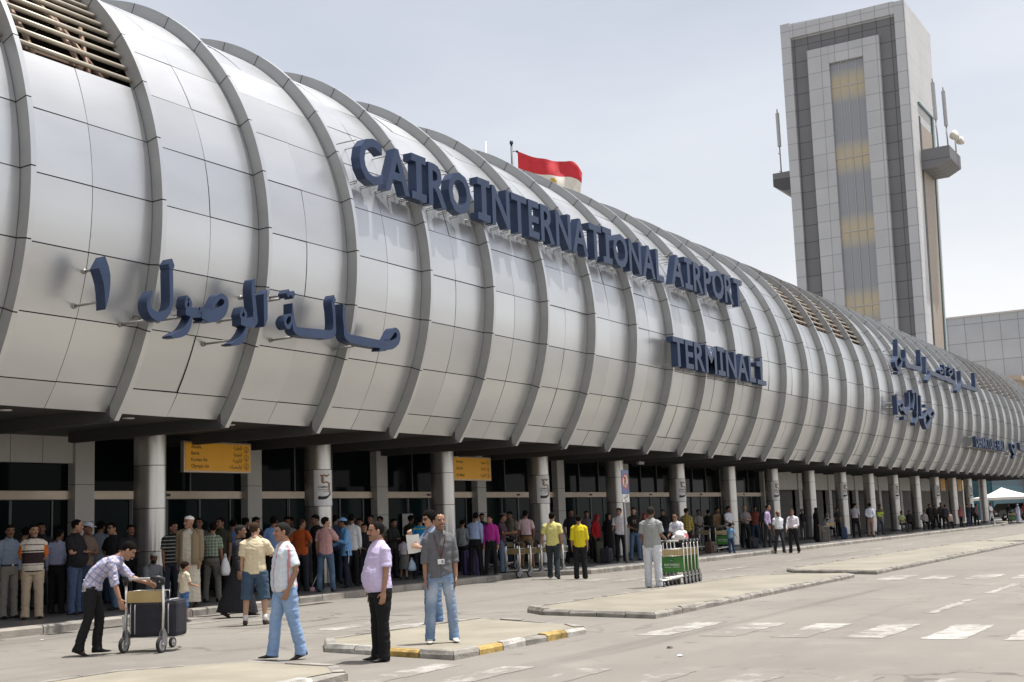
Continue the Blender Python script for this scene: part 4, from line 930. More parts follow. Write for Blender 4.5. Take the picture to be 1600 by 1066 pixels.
# loaded trolley at the left
pa, pb = G(196, 1020), G(257, 1020)
mid = (pa + pb) / 2; ax = _n((pb - pa)[:2]); fwd = np.array([-ax[1], ax[0]]); fwd = fwd if fwd @ mid[:2] > 0 else -fwd
ang = math.atan2(fwd[1], fwd[0]) + R_(5)
t0 = trolley('loaded luggage trolley with a tan panel, pushed by the bending man')
hero_t = place(t0, mid[0], mid[1], 0, ang, 'loaded luggage trolley with a tan panel, under the bending man')
TM = Matrix.Translation((mid[0], mid[1], 0)) @ Matrix.Rotation(ang, 4, 'Z')
def suitcase(name, label, M, L, Wd, H, m, trim, wheels=True, z=0.0, bands=(-.30, .30, .10), pocket=True):
    """soft case: L along x, Wd along y, H up"""
    e = empty(name, M.translation, M.to_euler().z, label, 'suitcase')
    mb = MB(); mb.rbox((0, 0, z + H/2), (L/2, Wd/2, H/2), bev=min(L, Wd, H)*.16); mb.build('body', m, e)
    mb = MB()
    for x in [L*q for q in bands]:
        P = [(x, -Wd/2 - .004, z + .05), (x, -Wd/2 - .006, z + H - .07), (x, -Wd/2 + .06, z + H + .004), (x, Wd/2 - .06, z + H + .004), (x, Wd/2 + .006, z + H - .07), (x, Wd/2 + .004, z + .05)]
        mb.tube(P, .009, 6)
    for s in (-1, 1):
        for x in (L/2 + .004,): mb.tube([(x, s*(Wd/2 - .08), z + .08), (x, s*(Wd/2 - .08), z + H - .1), (x, s*(Wd/2 - .14), z + H - .06)], .008, 6)
    mb.build('piping', trim, e)
    mb = MB(); mb.tube(list(cr([(-.11, -.02, z + H - .005), (-.09, -.02, z + H + .045), (.09, -.02, z + H + .045), (.11, -.02, z + H - .005)], 4)), .014, 8); mb.build('handle', M_black, e)
    if pocket: mb = MB(); mb.rbox((L*.02, -Wd/2 - .012, z + H*.42), (L*.24, .014, H*.28), bev=.012); mb.build('pocket', m, e)
    if wheels:
        for x in (-L*.36, L*.36):
            mb = MB(); mb.tube([(x, -Wd*.38, z + .03), (x, -Wd*.28, z + .03)], .03, 10); mb.build('wheel', M_rub, e)
    return e
M_case = mat('case_black', (.014, .014, .022), .7, var=.3, scale=9, bump=.1, bscale=120)
M_pip = mat('case_piping', (.46, .44, .46), .6, var=.1)
MT = TM @ Matrix.Translation((.27, -.05, .205)) @ Matrix.Rotation(R_(90), 4, 'Z') @ Matrix.Rotation(R_(6), 4, 'Z')
suitcase('suitcase', 'large black suitcase with pale piping lying on the loaded trolley', MT @ Matrix.Translation((0, 0, 0)), .74, .38, .52, M_case, M_pip, bands=(-.33, .36, .45), pocket=False)
q = TM @ Vector((.05, .36, .42))
mb = MB(); mb.tube([(0, 0, -.10), (0, 0, .05), (0, 0, .09), (0, 0, .12)], [.032, .033, .014, .014], 12)
o = mb.build('water_bottle', mat('clear_plastic', (.62, .66, .68), .12, var=.05)); o.location = q; tag(o, 'clear plastic water bottle hung at the left side of the loaded trolley', 'bottle')
# nested row with green adverts, coming towards the camera
gp = G(1034, 921); rowdir = _n([1.0, .12]); ra = math.atan2(-rowdir[1], -rowdir[0])
ad0 = None; rearp = G(1066, 915)
labs = ['green advert trolley at the front of the row of five, panel in full view', 'second trolley of the nested row of five with green advert', 'middle trolley of the nested row of five on the road', 'fourth trolley of the nested row of five on the road', 'last trolley of the nested row of five, nearest the man in the white T-shirt']
for i in range(5):
    if ad0 is None: ad0 = trolley(labs[0], True); o = ad0
    else: o = copy_tree(ad0)
    base = rearp[:2] + np.array([.15, .30]) + rowdir * .31 * i
    place(o, base[0], base[1], 0, ra, labs[i], 'nested trolleys with green adverts')
q = rearp[:2] + np.array([.15, .30]) + rowdir * .75
mb = MB()
for c, h in (((0, 0, 0), (.26, .20, .10)), ((.12, .05, .09), (.14, .13, .10)), ((-.14, -.06, .06), (.13, .12, .09)), ((.05, -.1, .12), (.09, .08, .07))): mb.ell(c, h, 14, 9)
o = mb.build('carrier_bag', mat('bag_white', (.70, .66, .66), .5, var=.08, scale=8, bump=.6, bscale=14)); o.location = (q[0], q[1], 1.10); tag(o, 'crumpled white carrier bag with red print on top of the nested trolleys', 'bag')
mb = MB(); mb.poly([(-.10, -.215, .02), (.06, -.215, .02), (.06, -.19, .09), (-.10, -.19, .09)]); mb.build('print', mat('print_red', (.5, .05, .08), .6), o)
# row at the kerb opening, pointing along the road
b0 = G(806, 904); labs2 = ['trolley at the left end of the kerbside row', 'second trolley of the kerbside row, its pale upright leaning', 'third trolley of the kerbside row behind the pale yellow polo', 'fourth trolley of the kerbside row between the two yellow shirts', 'last trolley of the kerbside row, its front wheel showing beside the bright yellow top']
for i in range(5):
    o = copy_tree(t0); place(o, b0[0] + .1 + i*.42 + .3, b0[1] + .3 - i*.14, 0, R_(-18), labs2[i], 'plain trolleys in the kerbside row')
for i, (u, y, rz, lab) in enumerate(((775, 21.3, 10, 'empty trolley with a long pale rail behind the man in the flat cap'), (790, 22.0, 15, 'empty trolley farther inside, behind the first pale rail'), (1365, 21.0, 100, 'empty trolley by the column near the man in pink trousers'), (1102, 21.2, 160, 'plain trolley in the shade left of the boy in blue'), (1300, 20.8, 60, 'plain trolley in the shade right of the woman in black'))):
    o = copy_tree(t0); p = PY(u, 850, y); place(o, p[0], y, .15, R_(rz), lab, 'plain trolleys in the shade')
o = copy_tree(ad0); p = PY(1130, 850, 19.6); place(o, p[0], 19.6, .15, R_(185), 'green advert trolley in front of the boy in the blue checked shirt')
p = G(1583, 818); o = copy_tree(ad0); place(o, p[0], p[1], 0, R_(190), 'far green trolley beside the dark off road vehicle at the right edge')

# ------------------------------------------------------------------ people
M_cloth = attr_mat('cloth', .85, .18, 70, spec=.2)
M_skin = attr_mat('skin', .5, .05, 90, sss=.08, spec=.4)
M_hair = attr_mat('hair', .95, .6, 160, spec=.08)
M_shoe = attr_mat('shoe_leather', .45, .08, 60)
HZ = np.array([-.122, -.118, -.108, -.09, -.07, -.045, -.02, 0, .025, .05, .075, .095, .110, .117])
HF = np.array([.060, .076, .086, .090, .088, .087, .087, .088, .090, .090, .080, .060, .030, -.01])
HB = np.array([.030, .018, -.005, -.035, -.055, -.072, -.086, -.095, -.102, -.103, -.094, -.074, -.044, -.02])
HW = np.array([.012, .024, .038, .049, .056, .062, .067, .070, .073, .074, .069, .055, .034, .006])
def hprof(z): return np.interp(z, HZ, HF), np.interp(z, HZ, HB), np.interp(z, HZ, HW)
def head_ring(z, n=24, off=0.0):
    f, b, w = hprof(z); c = (f + b)/2; h = (f - b)/2 + off; w = w + off; out = []
    for j in range(n):
        a = 2*math.pi*j/n; ca, sa = math.cos(a), math.sin(a); e = .88
        x = c + h*math.copysign(abs(ca)**e, ca); y = w*math.copysign(abs(sa)**(.92 if ca < 0 else 1.02), sa)
        for s in (-1, 1): x -= .011 * math.exp(-((y - s*.033)/.017)**2 - ((z - .012)/.013)**2) * (ca > .3)
        x -= .006 * math.exp(-((abs(y) - .05)/.016)**2 - ((z + .05)/.02)**2) * (ca > 0)
        out.append((x, y, z))
    return out
def head_pieces(mb, T, n=24):
    zs = np.concatenate([HZ[:3], np.linspace(-.095, .1, 26), HZ[-2:]]); rings = [head_ring(z, n) for z in zs]; k = len(rings)
    vs = [T @ Vector(p) for r in rings for p in r]
    mb.add(vs, [(i*n+j, i*n+(j+1) % n, (i+1)*n+(j+1) % n, (i+1)*n+j) for i in range(k-1) for j in range(n)] + [tuple(range(n-1, -1, -1)), tuple((k-1)*n+j for j in range(n))])
    R3 = T.to_3x3()
    E = lambda c, h, rot=None: mb.ell(T @ Vector(c), h, 10, 7, 0, R3 @ rot if rot is not None else R3)
    mb.tube([T @ Vector(p) for p in ((.080, 0, .026), (.094, 0, .004), (.108, 0, -.018), (.102, 0, -.034))], [(.007, .008), (.010, .009), (.013, .013), (.008, .012)], 10, ref=R3 @ Vector((1, 0, 0)))
    for s in (-1, 1):
        E((.097, s*.011, -.028), (.010, .008, .008)); E((.080, s*.030, .031), (.013, .022, .008)); E((.072, s*.042, -.018), (.014, .017, .016))
        E((-.006, s*.076, -.004), (.020, .009, .032), Matrix.Rotation(R_(-12*s), 3, 'Z')); 
    E((.087, 0, -.053), (.010, .022, .006)); E((.086, 0, -.063), (.010, .019, .007)); E((.080, 0, -.098), (.016, .022, .016))
def head_colour(L, skin, o):
    """albedo of a head from head-local points"""
    x, y, z = L[:, 0], L[:, 1], L[:, 2]; c = np.tile(np.array(skin), (len(L), 1)); hair = np.array(o.get('haircol', (.012, .009, .008)))
    ay = abs(y)
    def mixm(mask, col, k=1.0):
        kk = (mask.astype(float) * k)[:, None]; c[:] = c*(1-kk) + np.array(col)*kk
    mixm((x > .04) & (ay < .05) & (z > -.03) & (z < 0), (skin[0]*1.12, skin[1]*.95, skin[2]*.9), .5)
    beard = o.get('beard', .25)
    if beard: mixm((z < -.035) & (x > -.01) & (x + .35*abs(z + .07) > .0) & ~((ay < .022) & (z > -.070) & (z < -.045)) & ~((z > -.05) & (x < .07)), hair, beard)
    if o.get('stache'): mixm((z > -.049) & (z < -.034) & (ay < .033) & (x > .072), hair, o['stache'])
    mixm((z > -.069) & (z < -.047) & (ay < .023) & (x > .08), (skin[0]*.72, skin[1]*.5, skin[2]*.5), .8)
    if o.get('smile'): mixm((abs(z + .0575 - 6*ay**2) < .0035) & (ay < .017) & (x > .075), (.50, .45, .40), .8)
    mixm((z > .025 + .004*(ay < .02)) & (z < .036) & (ay > .012) & (ay < .052) & (x > .055), hair, .85)
    mixm((((ay - .032)/.0155)**2 + ((z - .010)/.0068)**2 < 1) & (x > .05), (.10, .075, .06), .9)
    mixm((((ay - .032)/.0065)**2 + ((z - .010)/.0062)**2 < 1) & (x > .05), (.012, .009, .008))
    return c
def hair_shell(T, o, detail):
    st = o.get('hair', 'short'); 
    if st == 'none': return None
    n = 40 if detail > 1 else 26; zs = np.concatenate([np.linspace(-.11, .09, 26 if detail > 1 else 16), np.linspace(.094, .117, 7)])
    cov = {'short': (.066, .044, .020, -.062), 'bald': (.30, .30, .035, -.055), 'receding': (.088, .058, .022, -.062), 'long': (.062, .02, -.05, -.10), 'cap': (.058, .050, .045, .035), 'taqiya': (.062, .055, .05, .045), 'hijab': (.060, -.13, -.13, -.13), 'boy': (.050, .034, .012, -.062)}[st]
    th = {'short': .0075, 'bald': .006, 'receding': .0065, 'long': .02, 'cap': .016, 'taqiya': .010, 'hijab': .016, 'boy': .016}[st] * o.get('thick', 1)
    vs = []; mask = []
    for z in zs:
        f, b, w = hprof(z); cx = (f + b)/2
        for (x, y, zz) in head_ring(z, n):
            a = abs(math.degrees(math.atan2(y/(w + 1e-6), (x - cx)/((f - b)/2 + 1e-6)))); zm = np.interp(a, (0, 46, 60, 78, 96, 108, 180), (cov[0], cov[0]*.98, cov[1]+.006, -.012 if st in ('short', 'receding', 'boy') else cov[2], cov[2], cov[2]*.25 + cov[3]*.75, cov[3]))
            if st == 'hijab': zm = np.interp(a, (0, 30, 52, 70, 180), (.062, .05, .0, -.14, -.14))
            mgn = zz - zm + .006*math.sin(91*x + 140*y + 60*zz)*(st not in ('cap', 'taqiya', 'hijab'))
            if st == 'bald' and zz > .085: mgn = -.1
            s = min(1, max(0, (mgn + .004)/.020)); s = s*s*(3 - 2*s); r = math.hypot(x - cx, y) + 1e-6
            nrm = np.array([(x - cx)/r, y/r, 0]); up = max(0, (zz - .055)/.06); nz_ = np.array([nrm[0]*(1-.55*up), nrm[1]*(1-.55*up), up]); nz_ /= np.linalg.norm(nz_)
            wob = 1 + (.16*math.sin(37*x + 61*y + 23*zz) + .12*math.sin(90*y - 70*x + 50*zz) if st not in ('cap', 'taqiya', 'hijab') else 0)
            q = np.array([x, y, zz]) + nz_ * (th*s*wob - .004*(1 - s)); vs.append(T @ Vector(q)); mask.append(mgn > -.010)
    k = len(zs); fs = []
    for i in range(k-1):
        for j in range(n):
            q = (i*n+j, i*n+(j+1) % n, (i+1)*n+(j+1) % n, (i+1)*n+j)
            if all(mask[t] for t in q): fs.append(q)
    if st != 'bald': fs.append(tuple((k-1)*n + j for j in range(n)))
    mb = MB(); mb.add(vs, fs, 0, True)
    if st == 'cap':
        A = []; B = []
        for t in np.linspace(-1, 1, 11):
            a = t*R_(62); A.append((.02 + .078*math.cos(a), .080*math.sin(a), .062)); B.append((.055 + .125*math.cos(t*R_(50)), .075*math.sin(t*R_(72)), .046 - .012*t*t))
        vs = [T @ Vector(p) for p in A + B] + [T @ Vector((p[0], p[1], p[2] - .006)) for p in A + B]; n_ = 11
        mb.add(vs, [(i, i+1, n_+i+1, n_+i) for i in range(n_-1)] + [(2*n_+i, 3*n_+i, 3*n_+i+1, 2*n_+i+1) for i in range(n_-1)] + [(n_+i, n_+i+1, 3*n_+i+1, 3*n_+i) for i in range(n_-1)], 0, True)
    return mb
def colour(me, c):
    a = me.color_attributes.new('Col', 'FLOAT_COLOR', 'POINT'); n = len(me.vertices); arr = np.ones((n, 4), np.float32); arr[:, :3] = c; a.data.foreach_set('color', arr.ravel())
PENDING = []
def remesh_later(mb, name, parent, mats, vox, post, smooth=3):
    """union of closed pieces -> one continuous skin; finished in finish_people()"""
    me = mb.mesh(name, []); o = bpy.data.objects.new(name, me); COL.objects.link(o)
    r = o.modifiers.new('r', 'REMESH'); r.mode = 'VOXEL'; r.voxel_size = vox
    s = o.modifiers.new('s', 'SMOOTH'); s.factor = .5; s.iterations = smooth
    PENDING.append((o, name, parent, mats, post))
def finish_people():
    bpy.context.view_layer.update(); dg = bpy.context.evaluated_depsgraph_get()
    for o, name, parent, mats, post in PENDING:
        me = bpy.data.meshes.new_from_object(o.evaluated_get(dg)); old = o.data; o.modifiers.clear(); o.data = me; bpy.data.meshes.remove(old); me.name = name
        me.materials.clear()
        for M in mats: me.materials.append(M)
        me.polygons.foreach_set('use_smooth', [True]*len(me.polygons)); me.polygons.foreach_set('material_index', [0]*len(me.polygons))
        n = len(me.vertices); v = np.empty(n*3, np.float32); me.vertices.foreach_get('co', v); v = v.reshape(-1, 3).astype(float); nr = np.empty(n*3, np.float32); me.vertices.foreach_get('normal', nr); nr = nr.reshape(-1, 3).astype(float)
        v2, c = post(v, nr); me.vertices.foreach_set('co', v2.astype(np.float32).ravel()); colour(me, c); me.update(); o.parent = parent
    PENDING.clear()
def wave(v, seed, freq=9.0, oct=3):
    r = np.random.default_rng(seed); s = np.zeros(len(v)); a = 1.0
    for k in range(oct):
        for q in range(4):
            d = r.normal(size=3) * np.array([1, 1, .75]); d /= np.linalg.norm(d); s += a * np.sin(v @ d * freq * (1.9**k) * 2.2 + r.uniform(0, 6.28) + 1.3*np.sin(v @ r.normal(size=3) * freq*.7))
        a *= .55
    return s / 6
SK = {'lt': (.42, .245, .165), 'md': (.33, .175, .11), 'dk': (.22, .11, .065)}
def V3(*a): return np.array(a, float)
ARM = {
 'hang': (V3(.02, .16, -1), V3(.16, .02, -1)), 'hang2': (V3(-.06, .18, -1), V3(.10, .06, -1)), 'fwd': (V3(.25, .14, -1), V3(.9, -.05, -.25)), 'push': (V3(.42, .16, -1), V3(1, -.05, .10)), 'reach': (V3(.65, .05, -.9), V3(.75, 0, -.75)),
 'hip': (V3(-.22, .62, -.9), V3(.30, -.95, -.55)), 'phone': (V3(.42, .28, -.62), V3(-.02, -.50, 1)), 'cross': (V3(.28, .22, -1), V3(.62, -1, .12)), 'clasp': (V3(.18, .16, -1), V3(.75, -.62, -.30)), 'back': (V3(-.30, .20, -1), V3(-.25, -.75, -.55)),
 'pocket': (V3(-.20, .30, -1), V3(.42, -.10, -1)), 'swingf': (V3(.42, .12, -1), V3(.75, -.05, -.8)), 'swingb': (V3(-.42, .16, -1), V3(-.18, .05, -1)), 'hold': (V3(.22, .12, -1), V3(.95, -.25, .38)), 'up': (V3(.62, .10, -.72), V3(.60, -.35, .95)), 'out': (V3(.18, .42, -.95), V3(.42, .30, -.8)), 'knee': (V3(.45, .12, -.9), V3(.8, -.1, -.35)), 'lap': (V3(.25, .14, -1), V3(.85, -.45, -.1)), 'bag': (V3(.05, .20, -1), V3(.12, .02, -1))}
LEG = {
 'stand': ((V3(.02, .05, -1), V3(-.03, .02, -1)), (V3(.02, .05, -1), V3(-.03, .02, -1))), 'wide': ((V3(.03, .13, -1), V3(-.03, .06, -1)), (V3(.03, .13, -1), V3(-.03, .06, -1))), 'relax': ((V3(.0, .06, -1), V3(-.02, .02, -1)), (V3(.14, .12, -1), V3(-.06, .08, -1))),
 'walk': ((V3(.34, .02, -1), V3(.10, .0, -1)), (V3(-.16, .02, -1), V3(-.52, .0, -1))), 'walk2': ((V3(-.14, .02, -1), V3(-.50, .0, -1)), (V3(.34, .02, -1), V3(.10, .0, -1))), 'step': ((V3(.24, .05, -1), V3(.06, .03, -1)), (V3(-.12, .05, -1), V3(-.30, .03, -1))),
 'sit': ((V3(1, .16, -.06), V3(.05, .02, -1)), (V3(1, .16, -.06), V3(.05, .02, -1))), 'squat': ((V3(.95, .3, .28), V3(-.45, .05, -1)), (V3(.95, .3, .28), V3(-.45, .05, -1))), 'lean': ((V3(.18, .10, -1), V3(-.08, .05, -1)), (V3(-.10, .06, -1), V3(-.24, .03, -1)))}
def person(label, P, az, H=1.74, top=None, bot=None, arms=('hang', 'hang'), legs='stand', lean=0, side=0, twist=0, head=(0, 0), o=None, group=None, detail=1, shoes=(.015, .013, .012), belly=0.0, build=1.0, skin='md', fem=False, seed=None, yaw=8, seat=None, extra=None):
    """one figure: P = ground point, az = heading; one continuous body, clothes, hair and shoes as its parts"""
    o = dict(o or {}); seed = seed if seed is not None else len(bpy.data.objects); k = H / 1.75
    sk = np.array(SK[skin]) * np.random.default_rng(seed).uniform(.9, 1.1)
    top = dict(dict(kind='shirt', sleeve='short', col=(.5, .5, .5), tuck=False, pat=None), **(top or {})); bot = dict(dict(kind='trousers', col=(.03, .03, .035)), **(bot or {}))
    e = empty('person', P, az, label, 'person', group)
    lean_, side_, tw = R_(lean), R_(side), R_(twist)
    # spine
    hipz = .92
    zsp = np.linspace(.78, 1.78, 101); dz = zsp[1] - zsp[0]; ang = np.clip((zsp - .90)/.32, 0, 1); cx_ = np.cumsum(np.sin(lean_*ang))*dz; cz_ = .78 + np.cumsum(np.cos(lean_*ang))*dz - dz; cy_ = np.cumsum(np.sin(side_*ang))*dz
    cx_ -= np.interp(.90, zsp, cx_); cz_ -= np.interp(.90, zsp, cz_) - .90
    def tor(z, x, y):
        a = lean_ * np.interp(z, zsp, ang); t = tw * np.interp(z, zsp, ang); x, y = x*math.cos(t) - y*math.sin(t), x*math.sin(t) + y*math.cos(t)
        bx, bz, by = np.interp(z, zsp, cx_), np.interp(z, zsp, cz_), np.interp(z, zsp, cy_)
        return np.array([bx + x*math.cos(a), by + y, bz - x*math.sin(a)])
    # legs and pelvis height
    TH, SH = .42, .415; lg = LEG[legs] if isinstance(legs, str) else legs; hips = [V3(0, s*.088*build, .90) for s in (1, -1)]; knees = []; ank = []; fp = []
    for (t, s_), h, s in zip(lg, hips, (1, -1)):
        t = _n(t*np.array([1, s, 1])); s2 = _n(s_*np.array([1, s, 1])); kn = h + t*TH; an = kn + s2*SH; knees.append(kn); ank.append(an); fp.append(max(0, math.atan2(-s2[0], -s2[2])) if s2[0] < -.2 else 0.0)
    need = [.085 + .10*math.sin(p) for p in fp]
    dzp = max(n_ - a[2] for n_, a in zip(need, ank)) if seat is None else seat/k + .10 - .90
    sh = V3(0, 0, dzp)
    hips = [h + sh for h in hips]; knees = [q + sh for q in knees]; ank = [q + sh for q in ank]; torw = lambda z, x, y: tor(z, x, y) + sh
    if seat is None:
        for i in (0, 1):
            if fp[i] > 0: fp[i] = math.asin(min(.9, max(0, (ank[i][2] - .085)/.10))) if ank[i][2] > .085 else 0
    S3 = k
    # arms
    sw = .160 * build * (.9 if fem else 1); UA, FA = .285, .25; shl = [torw(1.392, -.012, s*sw) for s in (1, -1)]; elb = []; wri = []; fdir = []
    for a, s, q in zip(arms, (1, -1), shl):
        u, f = ARM[a] if isinstance(a, str) else a; u = _n(u*np.array([1, s, 1])); f = _n(f*np.array([1, s, 1])); t = tw; rot = lambda w: np.array([w[0]*math.cos(t) - w[1]*math.sin(t), w[0]*math.sin(t) + w[1]*math.cos(t), w[2]])
        u, f = rot(u), rot(f); elb.append(q + u*UA); wri.append(q + u*UA + f*FA); fdir.append(f)
    # head frame
    nk0 = torw(1.47, -.015, 0); hy, hp = R_(head[0]), R_(head[1]); la = lean_*.55
    hc = torw(1.50, 0, 0) + V3(.035 + .12*math.sin(la), 0, .128*math.cos(la)) * 1.0
    hs = 1.05 if H > 1.45 else (1.0 + .28*(1.45 - H)/.45)
    T = Matrix.Translation(hc) @ Matrix.Rotation(hy + tw, 4, 'Z') @ Matrix.Rotation(hp + lean_*.35, 4, 'Y') @ Matrix.Scale(hs, 4)
    TS = Matrix.Scale(S3, 4)
    vox = {0: .022, 1: .013, 2: .0075, 3: .006}[detail]; n = {0: 8, 1: 12, 2: 16, 3: 18}[detail]; bx = belly
    # ---------- body
    mb = MB(); head_pieces(mb, T, 24 if detail > 1 else 16)
    mb.tube([nk0 - V3(0, 0, .03), nk0 + V3(0, 0, .02), (nk0 + hc)/2 + V3(.004, 0, 0), hc + V3(-.012, 0, -.045)], [.066, .058, .053, .056], n)
    ts = [(.86, .085, .135), (.94, .10, .15), (1.04, .095, .135), (1.18, .10, .14), (1.30, .105, .155), (1.39, .095, .15), (1.45, .07, .10), (1.49, .05, .058)]
    def torso(mb_, sec, n_=n, ref=(1, 0, 0)):
        vs = []; 
        for z, a, b, x in sec:
            for j in range(n_):
                t = 2*math.pi*j/n_; c, s = math.cos(t), math.sin(t); ex = .85; vs.append(torw(z, x + a*math.copysign(abs(c)**ex, c), b*math.copysign(abs(s)**ex, s)))
        m_ = len(sec); mb_.add(vs, [(i*n_+j, i*n_+(j+1) % n_, (i+1)*n_+(j+1) % n_, (i+1)*n_+j) for i in range(m_-1) for j in range(n_)] + [tuple(range(n_-1, -1, -1)), tuple((m_-1)*n_+j for j in range(n_))])
    torso(mb, [(z, a*build, b*build, bx*.5*math.exp(-((z - 1.08)/.12)**2)) for z, a, b in ts])
    for h, kn, an in zip(hips, knees, ank):
        mb.tube([h + V3(0, 0, .03), h*.6 + kn*.4, kn, kn*.7 + an*.3, kn*.4 + an*.6, an, an - V3(0, 0, .04)], [.082*build, .072*build, .052, .052, .046, .036, .036], n)
        mb.tube([an - V3(.03, 0, .045), an + V3(.03, 0, -.055), an + V3(.10, 0, -.065)], [.022, .022, .016], 8)
    for i, s in ((0, 1), (1, -1)):
        q, el, w, f = shl[i], elb[i], wri[i], fdir[i]
        mb.tube([q + V3(0, -s*.05, .005), q, q*.55 + el*.45, el, el*.65 + w*.35, w], [.05, .054*build, .045*build, .038, .038, .026], n)
        th = V3(1, 0, 0) if abs(f[0]) < .75 else V3(0, -s*.35, 1); th = th - f*(th @ f); th = _n(th); nn = np.cross(f, th); nn = nn if nn @ V3(0, -s, -.2) > 0 else -nn
        curl = .35 if not (o.get('grip') and (o['grip'] in ('both', i))) else 1.15
        mb.tube([w - f*.01, w + f*.03, w + f*.085], [(.024, .016), (.038, .017), (.040, .014)], 10, ref=th)
        for j in range(4):
            b0 = w + f*.085 + th*(.030 - .020*j); L = (.043, .048, .045, .036)[j]; d1 = _n(f*math.cos(curl*.7) + nn*math.sin(curl*.7) + th*(.10 - .07*j)); d2 = _n(f*math.cos(curl*1.7) + nn*math.sin(curl*1.7)); d3 = _n(f*math.cos(curl*2.4) + nn*math.sin(curl*2.4)); p1 = b0 + d1*L; p2 = p1 + d2*L*.62; p3 = p2 + d3*L*.42
            mb.tube([b0 - f*.02, b0, p1, p2, p3], [.0095, .0095, .0088, .008, .0055], 7)
        b0 = w + f*.028 + th*.030; d1 = _n(f*.75 + th*.75 + nn*.25); d2 = _n(f*.95 + th*.25 + nn*(.25 + .5*curl)); mb.tube([b0 - th*.015, b0, b0 + d1*.040, b0 + d1*.040 + d2*.034], [.013, .012, .0105, .007], 7)
    mb.v = [tuple(Vector(p)*S3) for p in mb.v]
    Ti = (TS @ T).inverted(); Tin = np.array(Ti)
    def post(v, nr):
        L = v @ Tin[:3, :3].T + Tin[:3, 3]; c = np.tile(sk, (len(v), 1)); hm = (abs(L[:, 0]) < .14) & (abs(L[:, 1]) < .1) & (L[:, 2] > -.125) & (L[:, 2] < .13)
        if hm.any(): c[hm] = head_colour(L[hm], sk, o)
        return v, c
    remesh_later(mb, 'body', e, [M_skin], vox*S3, post, 2 if detail > 1 else 1)
    # ---------- clothes
    def cloth(mb_, name, fn, amp=.006, sd=0, smooth=4, pos=None):
        mb_.v = [tuple(Vector(p)*S3) for p in mb_.v]
        def post(v, nr):
            w_ = wave(v, seed + sd, 8.5, 3); s2 = wave(v*np.array([.6, .6, 1.8]), seed + sd + 5, 15, 2)
            v2 = v + nr * (amp*w_ + amp*.9*(1 - np.abs(s2)*2.2))[:, None]
            return v2, fn(v/S3)
        remesh_later(mb_, name, e, [M_cloth], max(vox, .0085)*S3, post, smooth)
    tk = top['kind']; tc_ = np.array(top['col']); pat = top['pat']
    hem = {'shirt': .86, 'tshirt': .865, 'robe': .30, 'coat': .80}[tk] if not top['tuck'] else 1.0
    if tk == 'robe' : hem = .95
    g = .022 if not fem else .020
    sec = [(.86, .125, .172), (.94, .128, .175), (1.02, .120, .165), (1.10, .118, .160), (1.20, .122, .165), (1.30, .128, .180), (1.37, .112, .178), (1.42, .096, .150), (1.455, .078, .112), (1.485, .062, .078), (1.502, .056, .064)]
    sec = [(z, a*build, b*build, bx*math.exp(-((z - 1.05)/.17)**2)*.5) for z, a, b in sec]; sec = [(z, a + bx*.42*math.exp(-((z - 1.05)/.18)**2), b + bx*.3*math.exp(-((z - 1.05)/.18)**2), x) for z, a, b, x in sec]
    if top['tuck']: sec = [(.985, .112*build + bx*.4, .152*build + bx*.2, bx*.5)] + [s for s in sec if s[0] > 1.0]
    if tk == 'coat': sec = [(.78, .15*build, .20*build, .0)] + sec
    mb = MB(); torso(mb, sec, max(12, n))
    if tk == 'robe':
        an_ = (ank[0] + ank[1])/2; sp = abs(ank[0][0] - ank[1][0])/2; ct = torw(.97, 0, 0); P0 = [ct, ct*.66 + V3(an_[0], an_[1], .06)*.34, ct*.3 + V3(an_[0], an_[1], .09)*.7, V3(an_[0], an_[1], .10)]
        mb.tube(P0, [(.132*build, .18*build), (.15 + sp*.3, .19*build), (.17 + sp*.75, .20*build), (.19 + sp*1.0, .215*build)], max(14, n), ref=(1, 0, 0))
    sl = top['sleeve']; loose = top.get('loose', 1.0)
    for i, s in ((0, 1), (1, -1)):
        q, el, w = shl[i], elb[i], wri[i]; pts = [q + V3(0, -s*.075, .045), q + V3(0, -s*.03, .022), q + V3(0, s*.008, -.012), q*.55 + el*.45]; rr_ = [.040, .058, .066*build*loose, .066*build*loose]
        if sl == 'short': e2 = q*.22 + el*.78; pts += [e2]; rr_ += [.066*build*loose]
        elif sl == 'elbow': pts += [el, el*.8 + w*.2]; rr_ += [.058*loose, .060*loose]
        elif sl == 'long': pts += [el, el*.55 + w*.45, el*.06 + w*.94]; rr_ += [.056*loose, .052*loose, .041*loose]
        elif sl == 'none': pts = pts[:3]; rr_ = rr_[:3]
        mb.tube(pts, rr_, n)
    if top.get('collar', tk in ('shirt', 'coat')):
        c0 = torw(1.488, .0, 0); mb.tube([c0 - V3(.0, 0, .02), c0 + V3(-.012, 0, .022)], [(.066, .072), (.060, .066)], n)
        for s in (1, -1): a = torw(1.475, .05, s*.045); mb.tube([torw(1.505, .03, s*.05), a, torw(1.44, .098, s*.055)], [(.012, .02), (.016, .03), (.008, .012)], 8, ref=(1, 0, 0))
    inv_tor = None
    def shirt_fn(v):
        c = np.tile(tc_, (len(v), 1)); z = v[:, 2] - dzp; 
        # rest coordinates: undo the lean
        if abs(lean) > 15: z = .9 + (v - torw(.9, 0, 0)) @ _n(torw(1.3, 0, 0) - torw(.95, 0, 0)); xr = (v - torw(.9, 0, 0)) @ _n(np.cross(V3(0, 1, 0), _n(torw(1.3, 0, 0) - torw(.95, 0, 0))))
        else: xr = v[:, 0] - np.interp(z, zsp, cx_)
        y = v[:, 1]
        if pat: c = pat(c, xr, y, z, v)
        if top.get('placket') is not None: m_ = (abs(y) < .010) & (xr > .03) & (z < 1.46); c[m_] = c[m_]*top['placket']
        if top.get('trim') is not None: m_ = (z > 1.478); c[m_] = np.array(top['trim'])
